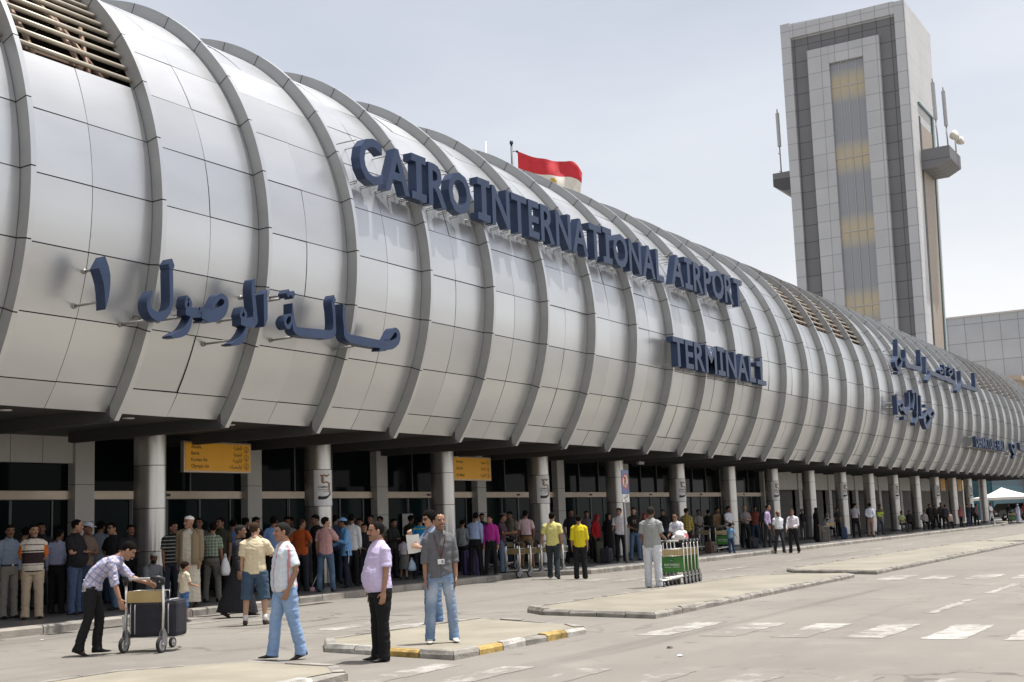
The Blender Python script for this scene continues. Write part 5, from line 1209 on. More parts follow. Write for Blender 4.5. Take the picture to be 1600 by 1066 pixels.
        if top.get('under') is not None: m_ = (abs(y) < .055*(np.clip((z - 1.0)*2.2, .35, 1))) & (xr > .03); c[m_] = np.array(top['under'])
        return c
    cloth(mb, {'robe': 'robe', 'coat': 'jacket', 'tshirt': 'top'}.get(tk, 'shirt'), shirt_fn, .0075 if tk != 'tshirt' else .006, 1)
    bk = bot['kind']; bc = np.array(bot['col'])
    if tk != 'robe' and bk != 'none':
        mb = MB(); wz = 1.0 if top['tuck'] else .96
        torso(mb, [(.80, .105*build, .155*build, 0), (.87, .122*build, .172*build, bx*.1), (.94, .120*build, .170*build, bx*.25), (wz, .112*build + bx*.35, .158*build + bx*.15, bx*.4)] if seat is None and legs not in ('squat',) else [(.86, .12*build, .17*build, 0), (.94, .12*build, .168*build, bx*.2), (wz, .112*build, .158*build, bx*.3)], max(12, n))
        lw = bot.get('loose', 1.0)
        if bk == 'skirt':
            ct = torw(.95, 0, 0); mb.tube([ct, ct*.6 + V3(0, 0, .42)*.4, V3(0, 0, bot.get('len', .42))], [(.12, .16), (.16, .2), (.2, .235)], max(14, n), ref=(1, 0, 0))
        else:
            for h, kn, an in zip(hips, knees, ank):
                if bk == 'shorts': pts = [h + V3(0, 0, .0), h*.6 + kn*.4, kn*.92 + h*.08, kn*.86 + an*.14]; rr_ = [.098*build*lw, .094*build*lw, .084*lw, .088*lw]
                else: pts = [h + V3(0, 0, .0), h*.6 + kn*.4, kn, kn*.6 + an*.4, kn*.25 + an*.75, an + V3(.012, 0, .0), an + V3(.02, 0, -.055)]; rr_ = [.096*build*lw, .086*build*lw, .068*lw, .068*lw, .064*lw, (.066*lw), (.070*lw)]
                mb.tube(pts, rr_, n)
        def bot_fn(v):
            c = np.tile(bc, (len(v), 1))
            if bot.get('fade'): 
                m_ = np.exp(-((v[:, 2] - .66)/.16)**2) * np.clip(v[:, 0]*9 + .4, 0, 1) + .5*np.exp(-((v[:, 2] - .32)/.12)**2); n_ = wave(v, seed + 9, 10, 3); c = c + (np.array(bot['fade']) - c) * np.clip(m_*.8 + n_*.25, 0, 1)[:, None]
            if bot.get('stripe') is not None: 
                m_ = (abs(v[:, 0] - (ank[0][0] + ank[1][0])/2*(1 - v[:, 2]/.9).clip(0, 1)) < .012) & (abs(v[:, 1]) > .12); c[m_] = np.array(bot['stripe'])
            return c
        cloth(mb, {'shorts': 'shorts', 'skirt': 'skirt'}.get(bk, 'trousers'), bot_fn, .007, 2)
        if top['tuck']:
            mb = MB(); vs = []; n_ = 24
            for z, d in ((.968, .118), (.968, .124), (1.0, .124), (1.0, .118)):
                for j in range(n_):
                    t = 2*math.pi*j/n_; c, s = math.cos(t), math.sin(t); q = torw(z, bx*.42 + (d*build + bx*.38)*math.copysign(abs(c)**.85, c), (d + .046)*build*math.copysign(abs(s)**.85, s) + bx*.16*math.copysign(1, s)*abs(s)); vs.append(q*S3)
            mb.add(vs, [(i*n_+j, i*n_+(j+1) % n_, (i+1)*n_+(j+1) % n_, (i+1)*n_+j) for i in range(3) for j in range(n_)], 0, True); b = torw(.984, bx*.8 + .124*build + .004, 0)*S3
            mb.rbox(tuple(b), (.006, .018, .016), mi=1, bev=.004); mb.build('belt', [M_black, M_steel], e)
    # ---------- shoes, hair, glasses
    for i, s in ((0, 1), (1, -1)):
        a = ank[i]; ya = R_(yaw*s); M = Matrix.Translation(a) @ Matrix.Rotation(ya, 4, 'Z') @ Matrix.Rotation(fp[i], 4, 'Y'); mb = MB(); secs = [(-.062, .022, .010, .072), (-.055, .036, .005, .088), (-.02, .042, .005, .100), (.03, .042, .006, .094), (.07, .044, .006, .068), (.12, .046, .006, .044), (.165, .042, .010, .036), (.195, .028, .014, .028), (.208, .010, .018, .022)]; n_ = 12; vs = []
        for x, w_, z0, z1 in secs:
            for j in range(n_):
                t = 2*math.pi*j/n_; y = w_*math.copysign(abs(math.cos(t))**.8, math.cos(t)); zz = (z0 + z1)/2 + (z1 - z0)/2*math.copysign(abs(math.sin(t))**.75, math.sin(t)); vs.append((M @ Vector((x, y, zz - .085)))*S3)
        m_ = len(secs); mb.add(vs, [(q*n_+j, (q+1)*n_+j, (q+1)*n_+(j+1) % n_, q*n_+(j+1) % n_) for q in range(m_-1) for j in range(n_)] + [tuple(range(n_)), tuple((m_-1)*n_+j for j in range(n_-1, -1, -1))], 0, True)
        so_ = mb.build('shoe', M_shoe, e); cc = np.tile(np.array(shoes), (len(mb.v), 1)); sole = np.array([math.sin(2*math.pi*(q % n_)/n_) < -.6 for q in range(len(mb.v))]); cc[sole] = o.get('sole', np.array(shoes)*.6); colour(so_.data, cc)
    hb = hair_shell(T, o, detail)
    if hb:
        hb.v = [tuple(Vector(p)*S3) for p in hb.v]; nm = {'cap': 'cap', 'taqiya': 'skullcap', 'hijab': 'headscarf'}.get(o.get('hair'), 'hair'); ho = hb.build(nm, M_hair if nm == 'hair' else M_cloth, e); colour(ho.data, np.array(o.get('capcol', (.02, .015, .012)) if nm != 'hair' else o.get('haircol', (.009, .007, .006))))
        if nm == 'headscarf':
            mb = MB(); mb.tube([(T @ Vector(p))*S3 for p in ((-.02, 0, -.06), (-.02, 0, -.12), (-.03, 0, -.17), (-.03, 0, -.25))], [(.10, .085), (.095, .09), (.12, .13), (.15, .18)], 16, ref=(1, 0, 0)); d = mb.build('drape', M_cloth, e); colour(d.data, np.array(o.get('capcol')))
        if nm == 'cap' and detail < 2 or nm == 'cap':
            o2 = dict(o, hair='short'); hb2 = hair_shell(T, o2, 1); hb2.v = [tuple(Vector(p)*S3) for p in hb2.v]; h2 = hb2.build('hair', M_hair, e); colour(h2.data, np.array(o.get('haircol', (.009, .007, .006))))
    if o.get('glasses'):
        mb = MB(); R3 = (TS @ T).to_3x3()
        for s in (-1, 1): mb.ell((TS @ T) @ Vector((.094, s*.034, .010)), (.006, .024, .018), 12, 6, 0, R3); mb.tube([(TS @ T) @ Vector((.09, s*.055, .016)), (TS @ T) @ Vector((-.01, s*.078, .014))], .003, 5)
        mb.tube([(TS @ T) @ Vector((.098, -.014, .014)), (TS @ T) @ Vector((.098, .014, .014))], .003, 5); mb.build('sunglasses', M_black, e)
    info = dict(e=e, wri=[Vector(w)*S3 for w in wri], fdir=fdir, T=TS @ T, torw=lambda z, x, y: Vector(torw(z, x, y))*S3, S=S3, elb=[Vector(w)*S3 for w in elb])
    info['W'] = Matrix.Translation(P) @ Matrix.Rotation(az, 4, 'Z')
    return info
# cloth patterns: (colour, forward, left, height, point) -> colour
def stripes_h(cols, w, z0=0):
    def f(c, x, y, z, v):
        i = np.floor((z - z0)/w).astype(int) % len(cols); return np.array(cols)[i]
    return f
def stripes_v(base, cols, w, duty=.5):
    def f(c, x, y, z, v):
        t = (np.where(abs(y) < .17, y + np.sign(x)*.3, x*1.2 + .5))/w; i = np.floor(t).astype(int); fr = t - i; c = np.tile(np.array(base), (len(y), 1)); m_ = fr < duty; c[m_] = np.array(cols)[i[m_] % len(cols)]; return c
    return f
def plaid(base, c1, c2, w):
    def f(c, x, y, z, v):
        u = (np.where(abs(y) < .15, y, x + .3))/w; t = z/w; fu, ft = u - np.floor(u), t - np.floor(t); c = np.tile(np.array(base), (len(y), 1)); a = (fu < .38)[:, None]*.55; c = c*(1-a) + np.array(c1)*a; a = (ft < .38)[:, None]*.55; c = c*(1-a) + np.array(c1)*a; a = (((fu > .62) & (fu < .74)) | ((ft > .62) & (ft < .74)))[:, None]*.6; return c*(1-a) + np.array(c2)*a
    return f
def bands(spec, base, cuff=None):
    def f(c, x, y, z, v):
        c = np.tile(np.array(base), (len(y), 1))
        for z0, z1, col in spec: c[(z > z0) & (z < z1) & (abs(y) < .20)] = np.array(col)
        if cuff is not None: c[(abs(y) > .20) & (z < 1.36)] = np.array(cuff)
        return c
    return f

GRP = 'people waiting outside the arrivals hall'
INFO = {}
def pp(key, label, u, hv=None, fv=None, Y=None, z=None, face=0, H=None, det=None, **kw):
    """place a figure: fv = survey row of the feet, or Y = distance into the arcade; hv = row of the crown of the head"""
    if z is None: z = .15 if fv is None or Y is not None else 0.0
    if Y is None: P = G(u, fv, z)
    else: P = PY(u, 830, Y); P = np.array([P[0], Y, z])
    if H is None:
        zs = np.linspace(0, 3.2, 641); vv = np.array([proj((P[0], P[1], z + q))[1] for q in zs]); H = float(zs[np.argmin(abs(vv - hv))]); H = min(1.86, max(1.60, H)) if H > 1.45 else H
    q_ = np.random.default_rng(sum(map(ord, key))*31 % 7919)
    if Y is not None and 'legs' not in kw: kw['legs'] = ('stand', 'relax', 'wide', 'lean', 'stand')[q_.integers(5)]
    if Y is not None:
        kw.setdefault('lean', float(q_.uniform(-1, 6))); kw.setdefault('side', float(q_.uniform(-3.5, 3.5))); kw.setdefault('twist', float(q_.uniform(-14, 14))); face += float(q_.uniform(-14, 14))
        if 'head' not in kw: kw['head'] = (float(q_.uniform(-28, 28)), float(q_.uniform(-4, 12)))
        if kw.get('arms') in (None, ('hang', 'hang')): kw['arms'] = (('hang', 'hang2'), ('hang2', 'hang'), ('hang', 'pocket'), ('fwd', 'hang'), ('hang', 'hang'), ('back', 'back'), ('hang', 'clasp'))[q_.integers(7)]
        Y = Y + float(q_.uniform(-.25, .35)) * (Y > 20.3); P = PY(u, 830, Y); P = np.array([P[0], Y, z])
    az = math.atan2(-P[1], -P[0]) + R_(face); px = abs(proj((P[0], P[1], z))[1] - proj((P[0], P[1], z + H))[1])
    if det is None: det = 3 if px > 185 else 2 if px > 118 else 1 if px > 62 else 0
    kw.setdefault('group', GRP); kw.setdefault('seed', sum(map(ord, key))*7 % 9973)
    INFO[key] = person(label, tuple(map(float, P)), az, H, detail=det, **kw); return INFO[key]
S_ = lambda col, sleeve='short', **k: dict(kind='shirt', col=col, sleeve=sleeve, **k)
T_ = lambda col, sleeve='short', **k: dict(kind='tshirt', col=col, sleeve=sleeve, **k)
J = lambda col, **k: dict(kind='trousers', col=col, **k)
BLK = (.014, .014, .016); JEAN = (.075, .125, .23); DJEAN = (.035, .05, .085); KHK = (.36, .29, .20); GRY = (.10, .10, .105); WHT = (.70, .70, .69); LBL = (.40, .50, .68); SH = dict(hair='short')
# --- the five in front
pp('striped', 'man in a pale striped shirt and light blue jeans walking left, hand in pocket', 447, 820, 1031, face=-72, legs=((V3(-.17, .03, -1), V3(-.27, .0, -1)), (V3(.25, .03, -1), V3(.08, .0, -1))), arms=('pocket', 'hang2'), head=(-6, 0), belly=.06, build=1.1, skin='md', top=S_((.60, .68, .76), pat=stripes_v((.62, .70, .78), [(.62, .30, .32), (.66, .66, .66)], .085, .38), placket=.9), bot=J((.24, .36, .56), loose=1.12, fade=(.30, .42, .60)), shoes=(.018, .014, .012), o=dict(hair='short', haircol=(.026, .024, .022), stache=.5, beard=.2))
pp('lavender', 'heavy man in a pale lavender shirt and black trousers standing before the kerbed island', 596, 818, 1033, face=-70, legs='stand', arms=('hang', 'hang'), head=(-4, 2), belly=.10, build=1.14, skin='md', top=S_((.56, .48, .68), placket=.88), bot=J((.012, .012, .013), loose=1.1), shoes=(.014, .012, .012), o=dict(hair='receding', haircol=(.014, .012, .011), stache=.85, beard=.3))
pp('badge', 'smiling man in a grey shirt and faded jeans with a badge, on the island', 691, 803, 1004, z=.097, face=6, legs='wide', arms=('hang', 'hang'), head=(22, 0), build=1.0, skin='md', top=S_((.135, .135, .14), 'elbow', placket=.75, under=None, trim=(.20, .19, .18)), bot=J((.15, .23, .36), fade=(.44, .50, .58)), shoes=(.50, .47, .42), o=dict(hair='receding', beard=.45, stache=.6, smile=True, sole=(.55, .52, .47)))
pp('plaid', 'man in a blue and white plaid shirt bending over the loaded trolley', 143, None, 1024, H=1.76, face=76, legs=((V3(.20, .02, -1), V3(-.10, .0, -1)), (V3(-.06, .02, -1), V3(-.36, .0, -1))), lean=60, arms=((V3(.62, .1, -.8), V3(.9, 0, -.35)), (V3(.16, .02, -1), V3(.30, 0, -.95))), head=(12, 20), skin='md', top=S_((.5, .5, .6), 'elbow', pat=plaid((.60, .60, .66), (.16, .17, .38), (.36, .20, .34), .085)), bot=J((.016, .015, .016)), shoes=(.014, .012, .012), o=dict(hair='short', grip=0, beard=.2))
pp('cream', 'man in a cream T-shirt and knee length denim shorts seen from behind, hand to ear', 399, 818, 977, face=172, legs='wide', arms=('hang', 'phone'), head=(-28, 5), build=1.08, belly=.03, skin='lt', top=T_((.66, .56, .38), loose=1.15), bot=dict(kind='shorts', col=(.05, .085, .13), loose=1.18, fade=(.11, .16, .22)), shoes=(.05, .03, .02), o=dict(hair='short', haircol=(.05, .03, .02)))
pp('robeblack', 'man in a long black robe walking right beside the kerb', 374, 822, 965, face=78, legs='walk', arms=('hang2', 'hang'), skin='dk', top=dict(kind='robe', col=(.022, .022, .025), sleeve='long'), shoes=(.02, .015, .012), o=dict(haircol=(.03, .03, .03), stache=.5))
pp('boy', 'small boy in a cream T-shirt and blue shorts walking away right', 288, 880, 974, face=132, legs='walk', arms=('hang', 'fwd'), head=(-20, 0), skin='md', top=T_((.64, .56, .42)), bot=dict(kind='shorts', col=(.06, .13, .28)), shoes=(.06, .055, .06), o=dict(hair='boy', haircol=(.018, .010, .010), beard=0), build=.92)
# --- left of the first column
pp('L1', 'man in a grey blue long sleeved shirt at the left edge', 15, 822, Y=21.6, face=28, arms=('hang', 'hang'), skin='dk', top=S_((.22, .26, .32), 'long', tuck=True), bot=J((.22, .20, .17)), o=dict(stache=.8))
pp('L2', 'man in a white, orange and dark brown polo shirt at the left edge', 52, 821, Y=20.7, face=14, legs='stand', head=(20, 0), arms=('hang', 'hang'), build=1.06, belly=.05, skin='md', top=T_((.58, .52, .44), pat=bands([(1.02, 1.22, (.035, .02, .02)), (1.24, 1.262, (.04, .02, .02)), (.98, .995, (.04, .02, .02)), (1.36, 1.375, (.04, .02, .02)), (.86, .885, (.05, .03, .02))], (.58, .52, .44), (.50, .12, .02)), trim=(.03, .02, .02), collar=True), bot=J((.42, .33, .23), loose=1.15), o=dict(stache=.9))
pp('L3', 'man in a pale lilac shirt and dark trousers seen from behind near the left edge', 89, 828, Y=21.9, face=152, head=(-25, 0), arms=('hang', 'clasp'), skin='dk', top=S_((.38, .40, .55), 'long', tuck=True), bot=J(BLK))
pp('L4', 'large man in a black shirt and jeans facing right', 117, 811, Y=20.6, face=74, arms=('cross', 'cross'), build=1.16, belly=.12, skin='md', top=T_((.016, .015, .017)), bot=J((.06, .085, .15)), o=dict(hair='receding', beard=.3))
pp('L5', 'man in a white cap behind the large man in black', 134, 818, Y=21.4, face=40, arms=('cross', 'hang'), skin='dk', top=T_((.16, .11, .085)), bot=J(DJEAN), o=dict(hair='cap', capcol=(.5, .5, .55)))
pp('L6', 'man in black with sunglasses and jeans, facing left by the first column', 178, 819, Y=20.9, face=-50, arms=('fwd', 'hip'), legs='lean', build=1.05, skin='md', top=T_((.013, .013, .015)), bot=J((.07, .12, .2), fade=(.14, .2, .3)), o=dict(glasses=True))
pp('L7', 'bearded man in grey and a white skullcap sitting at the first column', 237, 859, Y=21.5, face=24, H=1.70, legs='squat', seat=.22, arms=('knee', 'knee'), lean=12, skin='dk', top=T_((.23, .24, .25), 'long', loose=1.15), bot=J((.20, .21, .22), loose=1.3), o=dict(hair='taqiya', capcol=(.62, .60, .56), beard=.95, stache=.9))
pp('L8', 'man in a black polo shirt with thin pale stripes facing the camera', 268, 817, Y=20.7, face=6, arms=('hang', 'hang'), skin='dk', top=T_((.02, .02, .02), collar=True, pat=lambda c, x, y, z, v: np.where((np.mod(z, .075) < .018)[:, None], np.array((.30, .31, .29)), np.array((.018, .018, .018)))), bot=J((.03, .035, .05)), o=dict(beard=.4, stache=.9))
pp('thobe', 'old man in a cream robe, tan jacket and white skullcap', 297, 806, Y=19.75, face=-26, head=(-32, 0), arms=('hang', 'hang'), build=1.10, belly=.05, skin='md', top=dict(kind='robe', col=(.58, .52, .42), sleeve='none'), shoes=(.03, .02, .015), o=dict(hair='taqiya', capcol=(.74, .72, .68), beard=.15))
pp('L9', 'man in a green plaid shirt and grey trousers behind the old man in cream', 331, 818, Y=20.5, face=148, head=(25, 0), arms=('fwd', 'hang'), skin='dk', top=S_((.2, .25, .18), 'short', pat=plaid((.30, .34, .26), (.05, .09, .05), (.40, .42, .36), .07), tuck=True), bot=J((.15, .14, .12)))
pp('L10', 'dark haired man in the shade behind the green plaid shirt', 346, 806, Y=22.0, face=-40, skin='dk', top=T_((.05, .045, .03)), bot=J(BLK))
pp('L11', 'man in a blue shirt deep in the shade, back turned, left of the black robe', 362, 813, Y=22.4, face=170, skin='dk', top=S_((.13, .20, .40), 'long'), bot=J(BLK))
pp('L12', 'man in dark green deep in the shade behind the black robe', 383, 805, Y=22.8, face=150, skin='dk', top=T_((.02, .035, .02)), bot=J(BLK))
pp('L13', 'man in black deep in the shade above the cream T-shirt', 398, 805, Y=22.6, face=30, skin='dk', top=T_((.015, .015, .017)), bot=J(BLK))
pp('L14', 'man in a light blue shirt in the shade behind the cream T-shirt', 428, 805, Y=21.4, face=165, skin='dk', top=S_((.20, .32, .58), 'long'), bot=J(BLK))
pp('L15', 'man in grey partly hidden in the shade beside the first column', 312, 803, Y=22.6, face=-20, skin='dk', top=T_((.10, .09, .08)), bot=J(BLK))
# --- second column
pp('M1', 'man in an orange T-shirt with hands on hips', 470, 812, Y=20.9, face=160, head=(-35, 0), arms=('hip', 'hip'), build=1.06, skin='dk', top=T_((.42, .085, .02)), bot=J((.025, .03, .04)), o=dict(hair='receding', haircol=(.03, .02, .02)))
pp('M2', 'tall man in black in front of the second column', 497, 803, Y=21.2, face=-50, arms=('hang', 'hang'), skin='dk', top=T_((.018, .017, .018)), bot=J((.02, .02, .03)))
pp('M3', 'man in a dusty pink shirt and jeans holding a phone to his ear', 508, 809, Y=20.0, face=168, head=(-40, 0), arms=('bag', 'phone'), skin='md', build=1.04, top=S_((.46, .26, .25), 'short'), bot=J((.07, .11, .17), fade=(.16, .22, .30)), o=dict(hair='short'))
pp('sweeper', 'cleaner in light blue overalls and cap holding a long pale handle', 540, 811, Y=20.4, face=-62, arms=('hold', 'fwd'), skin='dk', legs='lean', top=dict(kind='coat', col=(.15, .33, .60), sleeve='long', trim=(.08, .2, .4)), bot=J((.018, .02, .032), stripe=(.5, .5, .5)), o=dict(hair='cap', capcol=(.20, .38, .62), grip=0))
pp('M4', 'man in a white shirt standing behind the cleaner in blue', 549, 802, Y=21.3, face=165, arms=('hang', 'hang'), skin='dk', top=S_((.62, .62, .62), 'long'), bot=J(BLK))
pp('M5', 'man in an olive T-shirt in the shade left of the boy', 561, 811, Y=21.7, face=10, skin='dk', top=T_((.13, .115, .03), pat=bands([(1.12, 1.34, (.03, .03, .02))], (.14, .125, .03))), bot=J(BLK))
pp('M6', 'dark haired boy in black standing behind the man in lavender', 570, 823, Y=21.0, face=-5, H=1.60, skin='md', top=T_((.014, .013, .015)), bot=J(BLK), o=dict(beard=0))
pp('M7', 'man in dark clothes deep in the shade above the boy in black', 580, 802, Y=23.0, face=-70, skin='dk', top=T_((.03, .025, .025)), bot=J(BLK))
pp('girl', 'little girl in a pale blouse and grey skirt seen from behind', 630, 848, Y=21.5, face=175, H=1.20, skin='md', top=S_((.50, .44, .50), 'short', tuck=True), bot=dict(kind='skirt', col=(.13, .125, .12), len=.44), o=dict(hair='long', beard=0), build=.92, fem=True)
pp('M8', 'man in a bright blue and green polo shirt seen from behind', 656, 808, Y=21.4, face=172, arms=('hang', 'fwd'), build=1.06, skin='dk', top=T_((.015, .19, .42), collar=True, trim=(.28, .36, .05), pat=bands([(1.385, 1.41, (.28, .36, .05))], (.015, .19, .42))), bot=J((.015, .016, .02)))
pp('paper', 'dark haired man in sunglasses holding up a white sheet, behind the badge man', 679, 794, 981, face=-64, head=(0, 14), arms=('hold', 'up'), skin='lt', legs='wide', top=S_((.16, .20, .30), 'short', pat=stripes_v((.16, .2, .3), [(.3, .33, .4)], .04, .3)), bot=J((.10, .17, .30), fade=(.22, .30, .42)), shoes=(.35, .33, .3), o=dict(hair='long', thick=.9, glasses=True, grip='both', beard=.1))
pp('M9', 'man in a grey checked shirt with his back turned, right of the badge man', 722, 814, Y=22.2, face=165, head=(0, 20), skin='dk', top=S_((.30, .32, .33), 'long', pat=plaid((.36, .38, .39), (.16, .18, .19), (.3, .3, .3), .05)), bot=J(BLK))
pp('M10', 'man in a light blue shirt and black trousers seen from behind', 742, 802, Y=20.4, face=168, arms=('fwd', 'hang'), skin='dk', build=1.06, top=S_((.36, .44, .66), 'long', tuck=True), bot=J(BLK))
pp('M11', 'man in a magenta shirt and black trousers', 766, 806, Y=20.05, face=-22, head=(-25, 0), arms=('hang', 'hang'), skin='md', top=S_((.38, .03, .24), 'long', tuck=True), bot=J(BLK), o=dict(hair='short'))
pp('M12', 'man in a dark flat cap and jeans reaching for the trolleys', 783, 803, Y=20.5, face=72, arms=('push', 'push'), skin='dk', top=T_((.06, .035, .045)), bot=J((.10, .14, .20)), o=dict(hair='cap', capcol=(.07, .055, .045)))
pp('M13', 'man in a pale pink shirt and brown trousers seen from behind', 822, 797, Y=21.0, face=172, arms=('hang', 'hang'), skin='dk', build=1.02, top=S_((.58, .40, .42), 'short', tuck=True), bot=J((.21, .12, .06)))
pp('yellowpolo', 'man in a pale yellow polo shirt with lettering on the back, walking away', 866, 800, 905, face=168, legs='step', arms=('out', 'bag'), skin='md', build=1.08, top=T_((.66, .60, .22), collar=True, loose=1.2), bot=J((.035, .045, .05), loose=1.1), shoes=(.05, .06, .07))
pp('yellowtop', 'man in a bright yellow long sleeved top and black trousers', 908, 806, 905, face=178, arms=('hang', 'hang'), skin='md', build=1.02, top=T_((.66, .54, .02), 'elbow'), bot=J((.016, .016, .016), loose=1.1), o=dict(hair='short'))
pp('M14', 'man in a black T-shirt in the shade behind the two yellow shirts', 893, 796, Y=21.8, face=20, skin='dk', top=T_(BLK), bot=J(BLK))
pp('M15', 'person in a red top in the shade right of the bright yellow top', 931, 805, Y=21.2, face=40, skin='dk', top=T_((.36, .015, .02), 'long'), bot=J(BLK), o=dict(hair='hijab', capcol=(.30, .02, .03), beard=0), fem=True)
pp('M16', 'woman in black robes and headscarf beside the red top', 951, 803, Y=21.2, face=20, skin='lt', fem=True, top=dict(kind='robe', col=(.012, .012, .013), sleeve='long'), o=dict(hair='hijab', capcol=(.012, .012, .014), beard=0))
pp('M17', 'man in a white shirt by the no parking sign pole', 969, 795, Y=20.0, face=-10, head=(-20, 0), arms=('hang', 'fwd'), skin='md', build=1.05, top=S_((.62, .58, .60), 'short'), bot=J(BLK), o=dict(hair='short'))
pp('M18', 'man in a black printed T-shirt and jeans right of the sign pole', 992, 794, Y=19.9, face=12, arms=('hang', 'hang'), legs='relax', skin='md', top=T_((.02, .018, .018), pat=lambda c, x, y, z, v: np.where(((abs(y) < .07) & (z > 1.22) & (z < 1.33) & (x > .02) & (np.sin(90*y) + np.sin(120*z) > .3))[:, None], np.array((.35, .26, .16)), c)), bot=J((.08, .13, .21)))
pp('M19', 'woman in a red headscarf in the shade behind the sign pole', 1009, 803, Y=21.4, face=0, skin='md', fem=True, top=T_((.24, .03, .03), 'long'), bot=J(BLK), o=dict(hair='hijab', capcol=(.32, .03, .03), beard=0))
pp('pusher', 'man in a grey shirt and white trousers beside the nested trolleys', 1022, 793, 918, face=158, head=(20, 8), legs='stand', arms=('hang', 'fwd'), skin='dk', build=1.1, belly=.04, top=S_((.30, .31, .30), 'short', loose=1.15), bot=J((.60, .62, .66), loose=1.2), shoes=(.05, .03, .025), o=dict(hair='short', haircol=(.03, .027, .025)))
pp('whitetee', 'man in a white T-shirt and sunglasses leaning on the nested trolleys', 1059, 803, Y=16.35, z=0, face=-16, lean=12, arms=('fwd', 'fwd'), skin='md', top=T_((.64, .64, .68), pat=lambda c, x, y, z, v: np.where(((abs(y + .01) < .09) & (abs(z - 1.3 - .2*y) < .045) & (x > .03) & (np.sin(130*y + 40*z) > -.1))[:, None], np.array((.16, .20, .42)), c)), bot=J((.02, .022, .03)), o=dict(hair='receding', glasses=True, stache=.3))
pp('M20', 'man in a yellow and green checked shirt, right of the white T-shirt', 1074, 795, Y=19.9, face=165, arms=('hang', 'bag'), skin='dk', top=S_((.3, .2, .05), 'long', pat=plaid((.34, .22, .05), (.03, .12, .05), (.45, .33, .10), .10)), bot=J((.02, .02, .02)))
# --- along the arcade
pp('R1', 'man in a tan shirt in the shade left of the backpack', 1122, 794, Y=20.8, face=40, arms=('fwd', 'hang'), skin='dk', top=T_((.20, .13, .07)), bot=J(BLK))
pp('R2', 'man in a white shirt wearing a dark backpack beside a column', 1139, 792, Y=20.4, face=30, arms=('hang', 'fwd'), skin='dk', top=T_((.55, .55, .62)), bot=J((.05, .06, .09)))
pp('boy2', 'boy in a blue checked shirt and jeans seen from behind at the kerb', 1141, 819, Y=18.45, face=172, arms=('fwd', 'out'), skin='md', build=.92, top=S_((.12, .30, .52), 'short', pat=plaid((.16, .36, .58), (.07, .18, .36), (.5, .56, .62), .09)), bot=J((.04, .07, .14)), o=dict(hair='boy', beard=0))
pp('R3', 'man in a grey checked shirt and dark trousers left of the lilac shirt', 1165, 789, Y=20.6, face=14, arms=('cross', 'fwd'), skin='md', build=1.05, top=S_((.22, .19, .18), 'short', pat=plaid((.26, .23, .22), (.12, .10, .10), (.2, .2, .2), .06), tuck=True), bot=J(BLK), o=dict(hair='receding', haircol=(.12, .11, .10)))
pp('R4', 'man in a lilac long sleeved shirt and dark trousers facing right', 1199, 790, Y=19.0, face=80, arms=('hang', 'hang'), skin='md', belly=.05, top=S_((.46, .36, .54), 'long', tuck=True), bot=J((.03, .03, .035)), o=dict(hair='receding'))
pp('pairL', 'balding man in a white short sleeved shirt walking beside the man in sunglasses', 1219, 799, 865, face=26, legs='walk', arms=('swingb', 'hang'), skin='dk', build=1.06, belly=.04, top=S_((.70, .70, .72), 'short', tuck=True), bot=J((.035, .038, .045)), o=dict(hair='bald'))
pp('pairR', 'man in sunglasses and a white long sleeved shirt walking beside the balding man', 1242, 797, 865, face=-18, legs='walk2', arms=('clasp', 'swingf'), skin='md', build=1.04, top=S_((.70, .66, .70), 'long', tuck=True), bot=J(BLK), o=dict(glasses=True, hair='short', haircol=(.06, .05, .045)))
pp('R5', 'woman in a long black robe and headscarf holding a suitcase', 1276, 794, Y=19.6, face=110, skin='md', fem=True, arms=('bag', 'hang'), top=dict(kind='robe', col=(.010, .010, .011), sleeve='long'), o=dict(hair='hijab', capcol=(.011, .010, .012), beard=0))
pp('R6', 'person in grey sitting in the shade right of the woman with the suitcase', 1294, 809, Y=21.8, face=30, H=1.65, legs='sit', seat=.45, arms=('lap', 'lap'), skin='md', top=T_((.36, .34, .34), 'long'), bot=J(BLK), o=dict(hair='hijab', capcol=(.4, .36, .36), beard=0), fem=True)
pp('R7', 'man in a grey white shirt seen from behind between two columns', 1338, 787, Y=19.6, face=172, skin='dk', build=1.08, top=S_((.42, .42, .46), 'short', tuck=True), bot=J(BLK))
pp('R8', 'man in a white shirt and pinkish trousers walking away beside a column', 1361, 787, Y=19.2, face=168, legs='step', skin='dk', top=S_((.58, .60, .68), 'long', tuck=True), bot=J((.30, .20, .17)))
pp('R9', 'worker in a bright green yellow reflective vest beside a column', 1376, 789, Y=20.2, face=30, arms=('cross', 'hang'), skin='dk', top=T_((.30, .34, .05), pat=bands([(1.02, 1.30, (.42, .58, .04)), (1.12, 1.15, (.6, .6, .6))], (.10, .09, .06))), bot=J((.06, .07, .10)))
pp('R10', 'worker in a yellow vest sitting at the foot of a column', 1410, 806, Y=20.6, face=15, H=1.68, legs='sit', seat=.40, arms=('knee', 'lap'), skin='dk', top=T_((.40, .42, .20)), bot=J((.10, .10, .10)))
